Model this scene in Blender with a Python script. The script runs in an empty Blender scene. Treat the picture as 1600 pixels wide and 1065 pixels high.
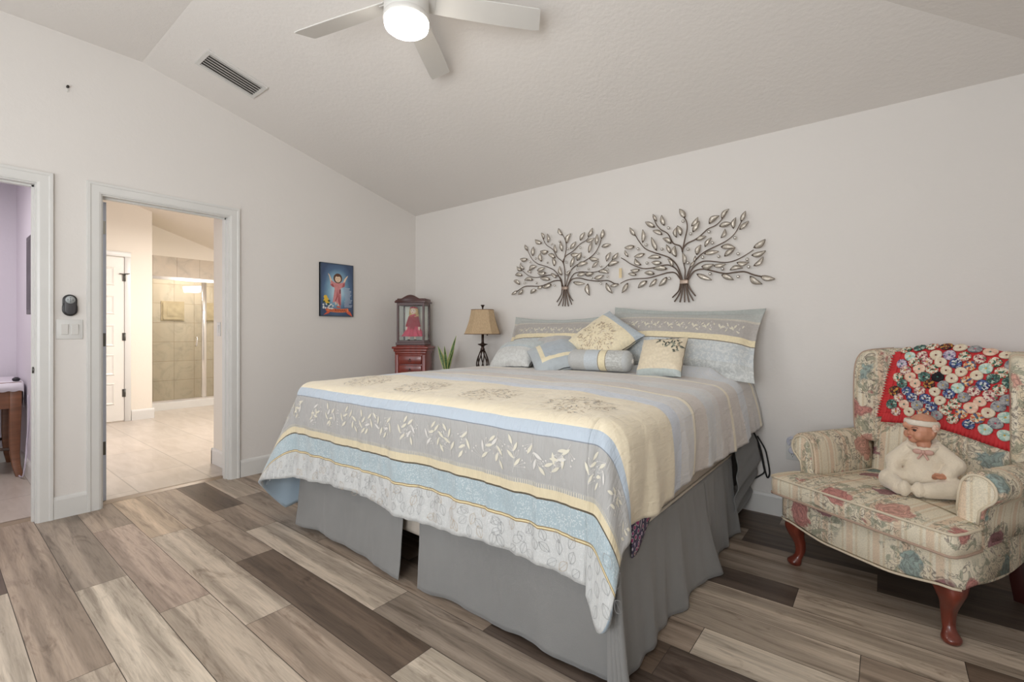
import bpy, bmesh, math, random
import numpy as np
from mathutils import Vector, Matrix, noise as mnoise
random.seed(7)
PI = math.pi
SC = bpy.context.scene
COL = SC.collection

# ------------------------------------------------------------------ camera
CAM_H = 1.165
TH = math.radians(38.488)              # heading, turned left of +Y
cd = bpy.data.cameras.new('camera')
cam = bpy.data.objects.new('camera', cd); COL.objects.link(cam)
cam.location = (0, 0, CAM_H)
cam.rotation_euler = (PI / 2, 0, TH)
cd.sensor_fit = 'HORIZONTAL'; cd.sensor_width = 36.0
cd.lens = 36.0 * 732.0 / 1600.0
cd.shift_y = -14.5 / 1600.0
cd.clip_start = 0.05
SC.camera = cam

# ------------------------------------------------------------------ view, world
SC.view_settings.view_transform = 'Standard'
SC.view_settings.look = 'None'
SC.view_settings.exposure = 0.05
SC.view_settings.gamma = 1.0
SC.view_settings.use_curve_mapping = False
w = bpy.data.worlds.new('sky'); SC.world = w; w.use_nodes = True
wn = w.node_tree.nodes; wl = w.node_tree.links
bgn = wn['Background']
sky = wn.new('ShaderNodeTexSky'); sky.sky_type = 'HOSEK_WILKIE'; sky.turbidity = 3.0
sky.sun_direction = Vector((0.3, 0.5, 0.8)).normalized()
wl.new(sky.outputs[0], bgn.inputs[0]); bgn.inputs[1].default_value = 1.0

# ------------------------------------------------------------------ daylight from behind the camera, room lamps, added fill
def area(name, loc, aim, sx, sy, power, color):
    ld = bpy.data.lights.new(name, 'AREA'); ld.shape = 'RECTANGLE'; ld.size = sx; ld.size_y = sy
    ld.energy = power; ld.color = color
    o = bpy.data.objects.new(name, ld); COL.objects.link(o); o.location = loc
    o.rotation_euler = (Vector(aim) - Vector(loc)).to_track_quat('-Z', 'Y').to_euler()
    return o
area('window_daylight', (-2.55, -1.40, 1.45), (-2.55, 3.0, 2.9), 1.75, 1.45, 25, (0.93, 0.97, 1.0))
area('window_daylight', (-0.35, -1.40, 1.45), (-2.1, 2.4, 3.0), 1.35, 1.45, 69, (0.93, 0.97, 1.0))  # added fill from the right, aimed at the left wall; no window known here
area('bathroom_ceiling_lamp', (-6.1, 2.3, 2.55), (-6.1, 2.2, 0), 0.5, 0.3, 54, (1.0, 0.965, 0.915))
area('bathroom_vanity_lamp', (-5.2, 3.68, 2.08), (-6.4, 2.2, 1.3), 0.55, 0.14, 38, (1.0, 0.965, 0.915))
area('shower_lamp', (-9.0, 2.8, 2.42), (-9.1, 2.8, 0), 0.3, 0.3, 20, (1.0, 0.93, 0.84))  # added to brighten the tile behind the glass, not a known fixture
area('closet_lamp', (-5.0, -0.5, 2.35), (-5.3, -0.2, 0), 0.5, 0.5, 17, (1.0, 0.945, 0.94))

# ------------------------------------------------------------------ helpers
def lin(c):
    c /= 255.0
    return c / 12.92 if c <= 0.04045 else ((c + 0.055) / 1.055) ** 2.4
def C(r, g, b, k=1.0):
    return tuple(min(0.92, lin(x) * k) for x in (r, g, b)) + (1.0,)
def M_(name):
    m = bpy.data.materials.new(name); m.use_nodes = True
    nt = m.node_tree; b = nt.nodes['Principled BSDF']
    return m, nt, b
def nd(nt, t, **kw):
    n = nt.nodes.new(t)
    for k, v in kw.items():
        if k.startswith('_'): n.inputs[k[1:]].default_value = v
        else: setattr(n, k, v)
    return n
def coords(nt, kind='Object', scale=(1, 1, 1)):
    tc = nd(nt, 'ShaderNodeTexCoord'); mp = nd(nt, 'ShaderNodeMapping'); mp.inputs['Scale'].default_value = scale
    nt.links.new(tc.outputs[kind], mp.inputs[0]); return mp.outputs[0]
def ramp(nt, fac, stops, mode='LINEAR'):
    r = nd(nt, 'ShaderNodeValToRGB'); r.color_ramp.interpolation = mode
    e = r.color_ramp.elements
    while len(e) < len(stops): e.new(0.5)
    for i, (p, c) in enumerate(stops):
        e[i].position = p; e[i].color = c if len(c) == 4 else tuple(c) + (1,)
    nt.links.new(fac, r.inputs[0]); return r.outputs[0]
def mix(nt, fac, a, b, mode='MIX'):
    n = nd(nt, 'ShaderNodeMix', data_type='RGBA', blend_type=mode)
    for sock, v in ((n.inputs[0], fac), (n.inputs[6], a), (n.inputs[7], b)):
        if hasattr(v, 'links'): nt.links.new(v, sock)
        else: sock.default_value = v
    return n.outputs[2]
def mth(nt, op, a, b=None, c=None):
    n = nd(nt, 'ShaderNodeMath', operation=op)
    for i, v in enumerate((a, b, c)):
        if v is None: continue
        if hasattr(v, 'links'): nt.links.new(v, n.inputs[i])
        else: n.inputs[i].default_value = v
    return n.outputs[0]
def tex(nt, vec, scale, detail=3, rough=0.5, dist=0.0):
    n = nd(nt, 'ShaderNodeTexNoise'); n.inputs['Scale'].default_value = scale
    n.inputs['Detail'].default_value = detail; n.inputs['Roughness'].default_value = rough
    n.inputs['Distortion'].default_value = dist
    nt.links.new(vec, n.inputs['Vector']); return n
def vor(nt, vec, scale, feature='F1', rnd=1.0):
    n = nd(nt, 'ShaderNodeTexVoronoi', feature=feature); n.inputs['Scale'].default_value = scale
    n.inputs['Randomness'].default_value = rnd
    nt.links.new(vec, n.inputs['Vector']); return n
def bump(nt, b, h, strength=0.2, dist=0.01):
    n = nd(nt, 'ShaderNodeBump'); n.inputs['Strength'].default_value = strength; n.inputs['Distance'].default_value = dist
    nt.links.new(h, n.inputs['Height']); nt.links.new(n.outputs[0], b.inputs['Normal'])
def mat(name, c, rough=0.5, metal=0.0, vary=0.06, vs=6.0, bs=0.0, bscale=120.0, spec=None, coat=0.0, sheen=0.0, stretch=(1, 1, 1)):
    m, nt, b = M_(name)
    v = coords(nt, 'Object', stretch)
    n = tex(nt, v, vs, 4)
    lo = tuple(x * (1 - vary) for x in c[:3]) + (1,); hi = tuple(min(1, x * (1 + vary)) for x in c[:3]) + (1,)
    nt.links.new(ramp(nt, n.outputs['Fac'], [(0.3, lo), (0.7, hi)]), b.inputs['Base Color'])
    b.inputs['Roughness'].default_value = rough; b.inputs['Metallic'].default_value = metal
    if spec is not None: b.inputs['Specular IOR Level'].default_value = spec
    if coat: b.inputs['Coat Weight'].default_value = coat; b.inputs['Coat Roughness'].default_value = 0.15
    if sheen: b.inputs['Sheen Weight'].default_value = sheen
    if bs:
        n2 = tex(nt, v, bscale, 2); bump(nt, b, n2.outputs['Fac'], bs, 0.004)
    return m
def emis(name, c, s):
    m, nt, b = M_(name)
    b.inputs['Base Color'].default_value = (0.9, 0.9, 0.9, 1)
    b.inputs['Emission Color'].default_value = c; b.inputs['Emission Strength'].default_value = s
    return m
def glass(name, tint=(1, 1, 1, 1), refl=0.06):
    m, nt, b = M_(name)
    nt.nodes.remove(b)
    out = nt.nodes['Material Output']
    t = nd(nt, 'ShaderNodeBsdfTransparent'); t.inputs[0].default_value = tint
    g = nd(nt, 'ShaderNodeBsdfGlossy'); g.inputs['Roughness'].default_value = 0.02
    lw = nd(nt, 'ShaderNodeLayerWeight'); lw.inputs[0].default_value = 0.5
    fr = mth(nt, 'ADD', mth(nt, 'MULTIPLY', mth(nt, 'POWER', lw.outputs['Facing'], 5.0), 0.9), 0.010)
    mx = nd(nt, 'ShaderNodeMixShader')
    nt.links.new(fr, mx.inputs[0]); nt.links.new(t.outputs[0], mx.inputs[1]); nt.links.new(g.outputs[0], mx.inputs[2])
    nt.links.new(mx.outputs[0], out.inputs[0])
    return m

class MB:
    """collects shapes and links them as ONE mesh object"""
    def __init__(s): s.v = []; s.f = []; s.m = []; s.uv = {}; s.sm = []
    def add(s, vs, fs, m=0, uv=None, smooth=True):
        o = len(s.v); s.v += [tuple(map(float, p)) for p in vs]
        for f in fs: s.f.append(tuple(i + o for i in f)); s.m.append(m); s.sm.append(smooth)
        if uv is not None:
            for i, t in enumerate(uv): s.uv[o + i] = t
        return o
    def box(s, c, d, m=0, rz=0.0, rx=0.0, ry=0.0, taper=1.0):
        x, y, z = (a / 2 for a in d); R = Matrix.Rotation(rz, 3, 'Z') @ Matrix.Rotation(ry, 3, 'Y') @ Matrix.Rotation(rx, 3, 'X')
        vs = []
        for sz in (-1, 1):
            k = taper if sz > 0 else 1.0
            for sx, sy in ((-1, -1), (1, -1), (1, 1), (-1, 1)):
                vs.append(Vector(c) + R @ Vector((sx * x * k, sy * y * k, sz * z)))
        s.add(vs, [(3, 2, 1, 0), (4, 5, 6, 7), (0, 1, 5, 4), (1, 2, 6, 5), (2, 3, 7, 6), (3, 0, 4, 7)], m, smooth=False); return s
    def span(s, a, b, m=0):
        return s.box([(a[i] + b[i]) / 2 for i in range(3)], [abs(b[i] - a[i]) for i in range(3)], m)
    def rings(s, R, m=0, cap=True, closed=True, smooth=True, uv=None):
        n = len(R[0]); vs = [p for r in R for p in r]; fs = []
        for i in range(len(R) - 1):
            for j in range(n if closed else n - 1):
                k = (j + 1) % n
                fs.append((i * n + j, i * n + k, (i + 1) * n + k, (i + 1) * n + j))
        if cap and closed:
            fs.append(tuple(reversed(range(n)))); fs.append(tuple(range((len(R) - 1) * n, len(R) * n)))
        s.add(vs, fs, m, uv, smooth); return s
    def tube(s, path, r, n=8, m=0, cap=True, squash=1.0):
        P = [Vector(p) for p in path]; k = len(P); rr = r if isinstance(r, (list, tuple)) else [r] * k
        R = []; up = Vector((0, 0, 1)); ref = None
        for i in range(k):
            t = (P[min(i + 1, k - 1)] - P[max(i - 1, 0)])
            t = t.normalized() if t.length > 1e-9 else up
            if ref is None: ref = t.orthogonal().normalized()
            ref = (ref - t * ref.dot(t)); ref = ref.normalized() if ref.length > 1e-6 else t.orthogonal().normalized()
            b = t.cross(ref)
            R.append([P[i] + (ref * math.cos(a) + b * math.sin(a) * squash) * rr[i] for a in (2 * PI * j / n for j in range(n))])
        return s.rings(R, m, cap)
    def lathe(s, prof, c=(0, 0, 0), n=24, m=0, cap=True, rot=0.0):
        R = [[(c[0] + r * math.cos(2 * PI * j / n + rot), c[1] + r * math.sin(2 * PI * j / n + rot), c[2] + z) for j in range(n)] for r, z in prof]
        return s.rings(R, m, cap)
    def sphere(s, c, r, n=12, k=8, m=0, sc=(1, 1, 1)):
        R = []
        for i in range(k + 1):
            a = -PI / 2 + PI * i / k; q = max(1e-4, math.cos(a))
            R.append([(c[0] + r * sc[0] * q * math.cos(2 * PI * j / n), c[1] + r * sc[1] * q * math.sin(2 * PI * j / n), c[2] + r * sc[2] * math.sin(a)) for j in range(n)])
        return s.rings(R, m)
    def prism(s, poly, axis, lo, hi, m=0, smooth=False):
        def mk(p, h):
            q = list(p); q.insert(axis, h); return q
        n = len(poly); vs = [mk(p, lo) for p in poly] + [mk(p, hi) for p in poly]
        fs = [tuple(reversed(range(n))), tuple(range(n, 2 * n))] + [(i, (i + 1) % n, n + (i + 1) % n, n + i) for i in range(n)]
        s.add(vs, fs, m, smooth=smooth); return s
    def grid(s, nu, nv, fn, m=0, uvfn=None, smooth=True, wrap=False):
        vs = []; uv = []
        for i in range(nu + 1):
            for j in range(nv + 1):
                vs.append(fn(i / nu, j / nv)); uv.append(uvfn(i / nu, j / nv) if uvfn else (i / nu, j / nv))
        fs = [(i * (nv + 1) + j, (i + 1) * (nv + 1) + j, (i + 1) * (nv + 1) + j + 1, i * (nv + 1) + j + 1) for i in range(nu) for j in range(nv)]
        s.add(vs, fs, m, uv, smooth); return s
    def xf(s, M):
        s.v = [tuple(M @ Vector(p)) for p in s.v]; return s
    def build(s, name, mats, parent=None, loc=None, rz=0.0, org=None, bevel=None, sub=0, solid=None, autos=None, recalc=True, kind=None, label=None, weld=None):
        if not isinstance(mats, (list, tuple)): mats = [mats]
        vs = s.v
        if org is not None: vs = [(p[0] - org[0], p[1] - org[1], p[2] - org[2]) for p in vs]
        me = bpy.data.meshes.new(name); me.from_pydata(vs, [], s.f)
        for mm in mats: me.materials.append(mm)
        me.polygons.foreach_set('material_index', s.m)
        me.polygons.foreach_set('use_smooth', s.sm)
        if s.uv:
            ul = me.uv_layers.new(name='UVMap')
            li = np.empty(len(me.loops), dtype=np.int32); me.loops.foreach_get('vertex_index', li)
            ua = np.zeros((len(vs), 2), dtype=np.float32)
            for i, t in s.uv.items(): ua[i] = t
            ul.data.foreach_set('uv', ua[li].ravel())
        if recalc or weld:
            bm = bmesh.new(); bm.from_mesh(me)
            if weld: bmesh.ops.remove_doubles(bm, verts=bm.verts, dist=weld)
            if recalc: bmesh.ops.recalc_face_normals(bm, faces=bm.faces)
            bm.to_mesh(me); bm.free()
        me.update()
        o = bpy.data.objects.new(name, me); COL.objects.link(o)
        if parent is not None: o.parent = parent
        if loc is not None: o.location = loc
        elif org is not None and parent is None: o.location = org
        o.rotation_euler.z = rz
        if bevel:
            b = o.modifiers.new('bevel', 'BEVEL'); b.width = bevel[0]; b.segments = bevel[1]; b.limit_method = 'ANGLE'; b.angle_limit = math.radians(35); b.harden_normals = False
            if bevel[1] > 1:
                for p in me.polygons: p.use_smooth = True
        if solid:
            q = o.modifiers.new('solid', 'SOLIDIFY'); q.thickness = solid; q.offset = 0
        if sub:
            q = o.modifiers.new('sub', 'SUBSURF'); q.levels = q.render_levels = sub
        if kind: o['kind'] = kind
        if label: o['label'] = label
        return o
def thing(name, label, cat, loc=(0, 0, 0), rz=0.0, group=None):
    o = bpy.data.objects.new(name, None); COL.objects.link(o); o.empty_display_size = 0.1
    o.location = loc; o.rotation_euler.z = rz; o['label'] = label; o['category'] = cat
    if group: o['group'] = group
    return o
def tag(o, label, cat, group=None, kind=None):
    o['label'] = label; o['category'] = cat
    if group: o['group'] = group
    if kind: o['kind'] = kind
    return o
def blob(name, prims, mats, parent, voxel=0.006, smooth=6, org=None, label=None):
    """one continuous skin grown over overlapping capsules and ellipsoids; prims: ('s', c, (rx,ry,rz)) | ('c', a, b, ra, rb)"""
    mb = MB()
    for p in prims:
        if p[0] == 's': mb.sphere(p[1], 1.0, 16, 10, 0, p[2])
        else:
            a, b = Vector(p[1]), Vector(p[2]); n = 8
            mb.tube([a.lerp(b, i / n) for i in range(n + 1)], [p[3] + (p[4] - p[3]) * i / n for i in range(n + 1)], 14)
            mb.sphere(a, p[3], 14, 8); mb.sphere(b, p[4], 14, 8)
    o = mb.build(name + '_tmp', mats, None, org=None)
    r = o.modifiers.new('r', 'REMESH'); r.mode = 'VOXEL'; r.voxel_size = voxel; r.use_smooth_shade = True
    q = o.modifiers.new('s', 'SMOOTH'); q.iterations = smooth; q.factor = 0.5
    dg = bpy.context.evaluated_depsgraph_get(); dg.update()
    me = bpy.data.meshes.new_from_object(o.evaluated_get(dg)); me.name = name
    for p in me.polygons: p.use_smooth = True
    bpy.data.objects.remove(o)
    if org is not None: me.transform(Matrix.Translation(-Vector(org)))
    ob = bpy.data.objects.new(name, me); COL.objects.link(ob)
    me.materials.clear()
    for m in (mats if isinstance(mats, (list, tuple)) else [mats]): me.materials.append(m)
    if parent is not None: ob.parent = parent
    if label: ob['label'] = label
    return ob
def catmull(P, k=6):
    P = [Vector(p) for p in P]; out = []
    for i in range(len(P) - 1):
        p0, p1, p2, p3 = P[max(i - 1, 0)], P[i], P[i + 1], P[min(i + 2, len(P) - 1)]
        for j in range(k):
            t = j / k
            out.append(0.5 * ((2 * p1) + (p2 - p0) * t + (2 * p0 - 5 * p1 + 4 * p2 - p3) * t * t + (3 * p1 - p0 - 3 * p2 + p3) * t ** 3))
    out.append(P[-1]); return out
def text_mesh(name, body, size, m, parent, M, extrude=0.0004, label=None):
    cu = bpy.data.curves.new(name, 'FONT'); cu.body = body; cu.size = size; cu.align_x = 'CENTER'; cu.align_y = 'CENTER'; cu.extrude = extrude
    t = bpy.data.objects.new(name + '_tmp', cu); COL.objects.link(t)
    dg = bpy.context.evaluated_depsgraph_get(); dg.update()
    me = bpy.data.meshes.new_from_object(t.evaluated_get(dg)); bpy.data.objects.remove(t)
    me.transform(M); me.materials.clear(); me.materials.append(m)
    o = bpy.data.objects.new(name, me); COL.objects.link(o); o.parent = parent
    if label: o['label'] = label
    return o
def nz(x, y, z=0.0, s=1.0): return mnoise.noise(Vector((x * s, y * s, z * s)))
def copy_tree(o, parent=None):
    c = o.copy(); COL.objects.link(c); c.parent = parent
    for ch in list(o.children): copy_tree(ch, c)
    return c
# ================================================================== the room shell
XL, YB, XR, YF = -4.042, 3.377, 0.75, -1.5
ZC, ZLOW, YK, XK = 3.04, 2.437, 0.95, -1.70
WT = 0.118
def wallmat(name, c, bs=0.25):
    m, nt, b = M_(name); v = coords(nt)
    n = tex(nt, v, 38, 4, 0.6); n2 = tex(nt, v, 1.2, 2)
    nt.links.new(ramp(nt, n2.outputs['Fac'], [(0.3, tuple(x * 0.98 for x in c[:3])), (0.7, c)]), b.inputs['Base Color'])
    b.inputs['Roughness'].default_value = 0.7; b.inputs['Specular IOR Level'].default_value = 0.25
    bump(nt, b, n.outputs['Fac'], bs, 0.004); return m
M_wall = wallmat('wall_paint', C(213, 208, 203, 1.14))
M_ceil = wallmat('ceiling_texture', C(214, 209, 204, 1.2), 0.5)
M_trim = mat('white_trim_paint', C(218, 216, 212), 0.35, vary=0.02)
M_bath = wallmat('bathroom_paint', C(226, 218, 206, 1.08))
M_lav = wallmat('closet_paint', C(210, 204, 212, 1.1))  # lavender of the closet's light is put into this wall colour
def top_z(y): return ZC if y <= YK else ZC - (y - YK) * (ZC - ZLOW) / (YB - YK)
# left wall with its two doorways
D1 = (0.727, 1.508, 2.075); D2 = (-0.42, 0.436, 2.075)
wl_ = MB(); x0, x1 = XL - WT, XL
wl_.prism([(YF, 0), (D2[0], 0), (D2[0], ZC), (YF, ZC)], 0, x0, x1)
wl_.prism([(D2[0], D2[2]), (D2[1], D2[2]), (D2[1], ZC), (D2[0], ZC)], 0, x0, x1)
wl_.prism([(D2[1], 0), (D1[0], 0), (D1[0], ZC), (D2[1], ZC)], 0, x0, x1)
wl_.prism([(D1[0], D1[2]), (D1[1], D1[2]), (D1[1], top_z(D1[1])), (YK, ZC), (D1[0], ZC)], 0, x0, x1)
wl_.prism([(D1[1], 0), (YB, 0), (YB, ZLOW), (D1[1], top_z(D1[1]))], 0, x0, x1)
wl_.build('wall_left', M_wall, kind='structure')
MB().span((XL - WT, YB, 0), (XR + 0.1, YB + 0.1, ZLOW)).build('wall_back', M_wall, kind='structure')
MB().span((XR, YF - 0.1, 0), (XR + 0.1, YB, ZLOW)).build('wall_right', M_wall, kind='structure')
W1 = (-3.45, -1.65, 0.70, 2.20); W2 = (-1.05, 0.35, 0.70, 2.20)  # second opening is added to let in the fill light
wf = MB()
for a, b, z0, z1 in ((XL - WT, W1[0], 0, ZC), (W1[0], W1[1], 0, W1[2]), (W1[0], W1[1], W1[3], ZC), (W1[1], W2[0], 0, ZC), (W2[0], W2[1], 0, W2[2]), (W2[0], W2[1], W2[3], ZC), (W2[1], XR, 0, ZC)):
    wf.span((a, YF - 0.1, z0), (b, YF, z1))
wf.build('wall_front', M_wall, kind='structure')
for i, W in enumerate((W1, W2)):
    fr = MB()
    for a, b in (((W[0], W[2]), (W[1], W[2] + 0.05)), ((W[0], W[3] - 0.05), (W[1], W[3])), ((W[0], W[2]), (W[0] + 0.05, W[3])), ((W[1] - 0.05, W[2]), (W[1], W[3])), ((W[0], 1.44), (W[1], 1.48))):
        fr.span((a[0], YF - 0.09, a[1]), (b[0], YF - 0.04, b[1]))
    wo = fr.build('window_%d' % (i + 1), M_trim, kind='structure')
    MB().span((W[0] + 0.04, YF - 0.075, W[2] + 0.04), (W[1] - 0.04, YF - 0.069, W[3] - 0.04)).build('pane', glass('window_glass'), wo, loc=(0, 0, 0))
# ceiling: sloped over the bed, hipped to the right, flat at the far left
ce = MB()
cv = [(XL - WT, YB + .1, ZLOW), (XR, YB + .1, ZLOW), (XK, YK, ZC), (XL - WT, YK, ZC), (XR, YF - .1, ZLOW), (XK, YF - .1, ZC), (XL - WT, YF - .1, ZC)]
cv[0] = (XL - WT, YB, ZLOW); cv[1] = (XR, YB, ZLOW)
n = len(cv); cv2 = [(p[0], p[1], p[2] + 0.1) for p in cv]
fs = [(0, 1, 2, 3), (1, 4, 5, 2), (3, 2, 5, 6)]
ce.add(cv + cv2, fs + [tuple(i + n for i in reversed(f)) for f in fs], 0, smooth=False)
ce.build('ceiling', M_ceil, kind='structure', recalc=False)

# ------------------------------------------------------------------ plank floor: every plank its own tone
tones = {'l': C(188, 173, 156), 'L': C(197, 184, 167), 'm': C(160, 143, 127), 'g': C(152, 138, 124), 'd': C(106, 90, 77), 'D': C(92, 79, 70), 'w': C(196, 174, 150), 'p': C(164, 145, 131)}
rows = {-1: [(-3.06, 'D'), (-1.9, 'L'), (9, 'm')], 0: [(-2.13, 'm'), (-1.2, 'l'), (9, 'd')], 1: [(-2.84, 'g'), (-1.5, 'L'), (9, 'm')], 2: [(-3.58, 'm'), (-2.35, 'p'), (-0.9, 'l'), (9, 'g')],
        3: [(-3.24, 'w'), (-1.985, 'l'), (-0.75, 'm'), (9, 'd')], 4: [(-3.2, 'm'), (-2.565, 'm'), (-1.31, 'd'), (-0.1, 'L'), (9, 'm')], 5: [(-3.4, 'd'), (-2.92, 'm'), (-1.675, 'l'), (-0.45, 'g'), (9, 'l')],
        6: [(-3.55, 'l'), (-2.47, 'g'), (-1.225, 'm'), (0.02, 'D'), (9, 'm')], 7: [(-1.9, 'm'), (-0.62, 'd'), (9, 'D')], 8: [(-1.8, 'g'), (-0.555, 'm'), (9, 'L')], 9: [(-1.3, 'm'), (-0.067, 'l'), (9, 'm')],
        10: [(-1.05, 'd'), (0.222, 'l'), (9, 'd')], 11: [(-0.305, 'D'), (9, 'l')], 12: [(-0.9, 'm'), (0.5, 'g'), (9, 'm')], 13: [(-1.2, 'l'), (-0.025, 'm'), (9, 'D')], 14: [(-0.625, 'g'), (9, 'D')], 15: [(-0.9, 'm'), (9, 'd')], 16: [(-0.5, 'd'), (9, 'm')]}
fl = MB(); tn = []
PW = 0.1868
rnd = random.Random(3)
for k in range(-10, 18):
    y0 = max(YF - .1, 0.236 + PW * k); y1 = min(YB + 0.02, 0.236 + PW * (k + 1))
    if y1 <= y0: continue
    L = rows.get(k)
    if not L:
        L = []; x = XL + rnd.uniform(0.2, 1.2)
        while x < XR: L.append((x, rnd.choice('lmgdpL'))); x += 1.25
        L.append((9, 'm'))
    xa = XL - WT + 0.01
    for xb, t in L:
        xb = min(xb, XR)
        if xb <= xa: continue
        g = 0.0012
        fl.add([(xa + g, y0 + g, 0), (xb - g, y0 + g, 0), (xb - g, y1 - g, 0), (xa + g, y1 - g, 0)], [(0, 1, 2, 3)], 0, smooth=False)
        s = rnd.uniform(0.95, 1.05); c = tones[t]; tn.append((c[0] * s, c[1] * s, c[2] * s, rnd.random()))
        xa = xb
fl.span((XL - WT + 0.01, YF - .1, -0.02), (XR, YB, -0.0012), 1)
M_groove = mat('plank_joint', C(70, 60, 52), 0.6)
m, nt, b = M_('plank_vinyl')
at = nd(nt, 'ShaderNodeAttribute', attribute_name='plank_tone')
tc = nd(nt, 'ShaderNodeTexCoord'); cmb = nd(nt, 'ShaderNodeCombineXYZ'); sep = nd(nt, 'ShaderNodeSeparateXYZ')
nt.links.new(tc.outputs['Object'], sep.inputs[0])
off = mth(nt, 'MULTIPLY', at.outputs['Alpha'], 37.0)
nt.links.new(sep.outputs[0], cmb.inputs[0]); nt.links.new(sep.outputs[1], cmb.inputs[1]); nt.links.new(off, cmb.inputs[2])
def st(sx, sy):
    q = nd(nt, 'ShaderNodeMapping'); q.inputs['Scale'].default_value = (sx, sy, 1); nt.links.new(cmb.outputs[0], q.inputs[0]); return q.outputs[0]
g1 = tex(nt, st(1.5, 16), 1.6, 6, 0.65, 0.8)       # figure along the plank
g2 = tex(nt, st(4, 90), 2.0, 3, 0.6)               # fine fibre
g3 = tex(nt, st(0.40, 12), 1.0, 1, 0.4)            # two or three strips inside a plank
g4 = tex(nt, st(1.2, 5), 1.3, 5, 0.7, 2.2)
col = mix(nt, 1.0, at.outputs['Color'], ramp(nt, g1.outputs['Fac'], [(0.30, (0.55, 0.52, 0.5, 1)), (0.5, (1, 1, 1, 1)), (0.75, (1.12, 1.1, 1.08, 1))]), 'MULTIPLY')
col = mix(nt, 1.0, col, ramp(nt, g3.outputs['Fac'], [(0.44, (0.76, 0.75, 0.74, 1)), (0.54, (1.12, 1.12, 1.12, 1))]), 'MULTIPLY')
col = mix(nt, 1.0, col, ramp(nt, g2.outputs['Fac'], [(0.3, (0.84, 0.83, 0.82, 1)), (0.6, (1.04, 1.04, 1.04, 1))]), 'MULTIPLY')
col = mix(nt, 1.0, col, ramp(nt, g4.outputs['Fac'], [(0.30, (0.62, 0.58, 0.55, 1)), (0.42, (1, 1, 1, 1))]), 'MULTIPLY')
nt.links.new(col, b.inputs['Base Color'])
b.inputs['Roughness'].default_value = 0.42; b.inputs['Specular IOR Level'].default_value = 0.35
bump(nt, b, g2.outputs['Fac'], 0.08, 0.002)
M_plank = m
fo = fl.build('floor', [M_plank, M_groove], kind='structure', recalc=False)
ca = fo.data.attributes.new('plank_tone', 'FLOAT_COLOR', 'FACE')
for i in range(len(fo.data.polygons)):
    ca.data[i].color = tn[i] if i < len(tn) else (0.1, 0.09, 0.08, 0)

# ------------------------------------------------------------------ baseboards, casings, jambs, thresholds
def base_prof(t=0.0): return [(0, 0), (0.016, 0), (0.016, 0.115), (0.012, 0.128), (0.005, 0.135), (0, 0.137)]
bb = MB()
for ya, yb in ((YF, D2[0] - .08), (D2[1] + 0.068, D1[0] - 0.068), (D1[1] + 0.072, YB)):
    bb.prism([(XL + p[0], p[1]) for p in base_prof()], 1, ya, yb)
bb.build('baseboard_left', M_trim, kind='structure')
MB().prism([(YB - p[0], p[1]) for p in base_prof()], 0, XL + 0.016, XR).build('baseboard_back', M_trim, kind='structure')
MB().prism([(XR - p[0], p[1]) for p in base_prof()], 1, YF, YB - 0.016).build('baseboard_right', M_trim, kind='structure')
def casing(name, y0, y1, z, x, sgn=1, w=0.072):
    mb = MB()
    prof = [(0.0, 0.0), (0.012, 0.0), (0.016, 0.012), (0.016, 0.05), (0.020, 0.056), (0.020, 0.070), (0.014, w), (0, w)]   # (depth, across)
    R = []
    for (ya, za, dy, dz) in ((y0, 0, -1, 0), (y0, z, -1, 1), (y1, z, 1, 1), (y1, 0, 1, 0)):
        R.append([(x + sgn * d, ya + dy * (a - 0.004), za + dz * (a - 0.004)) for d, a in prof])
    mb.rings(R, 0, True, True, smooth=False)
    # jamb lining and stop
    e = 0.012; xa, xb = XL - WT, XL
    mb.span((xa, y0, 0), (xb + 0.002, y0 + e, z)); mb.span((xa, y1 - e, 0), (xb + 0.002, y1, z)); mb.span((xa, y0 + e, z - e), (xb + 0.002, y1 - e, z))
    s0 = xa + 0.04
    mb.span((s0, y0 + e, 0), (s0 + 0.035, y0 + e + 0.01, z - e)); mb.span((s0, y1 - e - 0.01, 0), (s0 + 0.035, y1 - e, z - e)); mb.span((s0, y0 + e, z - e - 0.01), (s0 + 0.035, y1 - e, z - e))
    return mb.build(name, M_trim, kind='structure')
casing('trim_1', D1[0], D1[1], D1[2], XL)
casing('trim_2', D2[0], D2[1], D2[2], XL)
M_thr = mat('threshold_metal', C(150, 132, 112), 0.45, 0.2)
for i, D in enumerate((D1, D2)):
    MB().prism([(XL - WT - 0.03, 0.0), (XL - WT - 0.03, 0.008), (XL - WT + 0.01, 0.012), (XL - WT + 0.04, 0.001), (XL - WT + .04, 0)], 1, D[0] + 0.012, D[1] - 0.012).build('trim_%d' % (i + 3), M_thr, kind='structure')
M_nickel = mat('satin_nickel', C(150, 148, 142), 0.35, 0.9, 0.03)
M_dknick = mat('aged_nickel', C(105, 104, 100), 0.4, 0.9, 0.03)
sp = MB(); sp.box((XL - 0.062, D2[1] - 0.0125, 0.93), (0.03, 0.004, 0.06)); sp.tube([(XL - 0.045, D2[1] - 0.013, 0.93), (XL - 0.045, D2[1] - 0.02, 0.93)], 0.02, 12)
tag(sp.build('strike_plate', M_dknick, org=(XL - .062, D2[1] - .0125, .93)), 'small rounded metal strike plate set in the left doorway jamb', 'strike plate')
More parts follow.
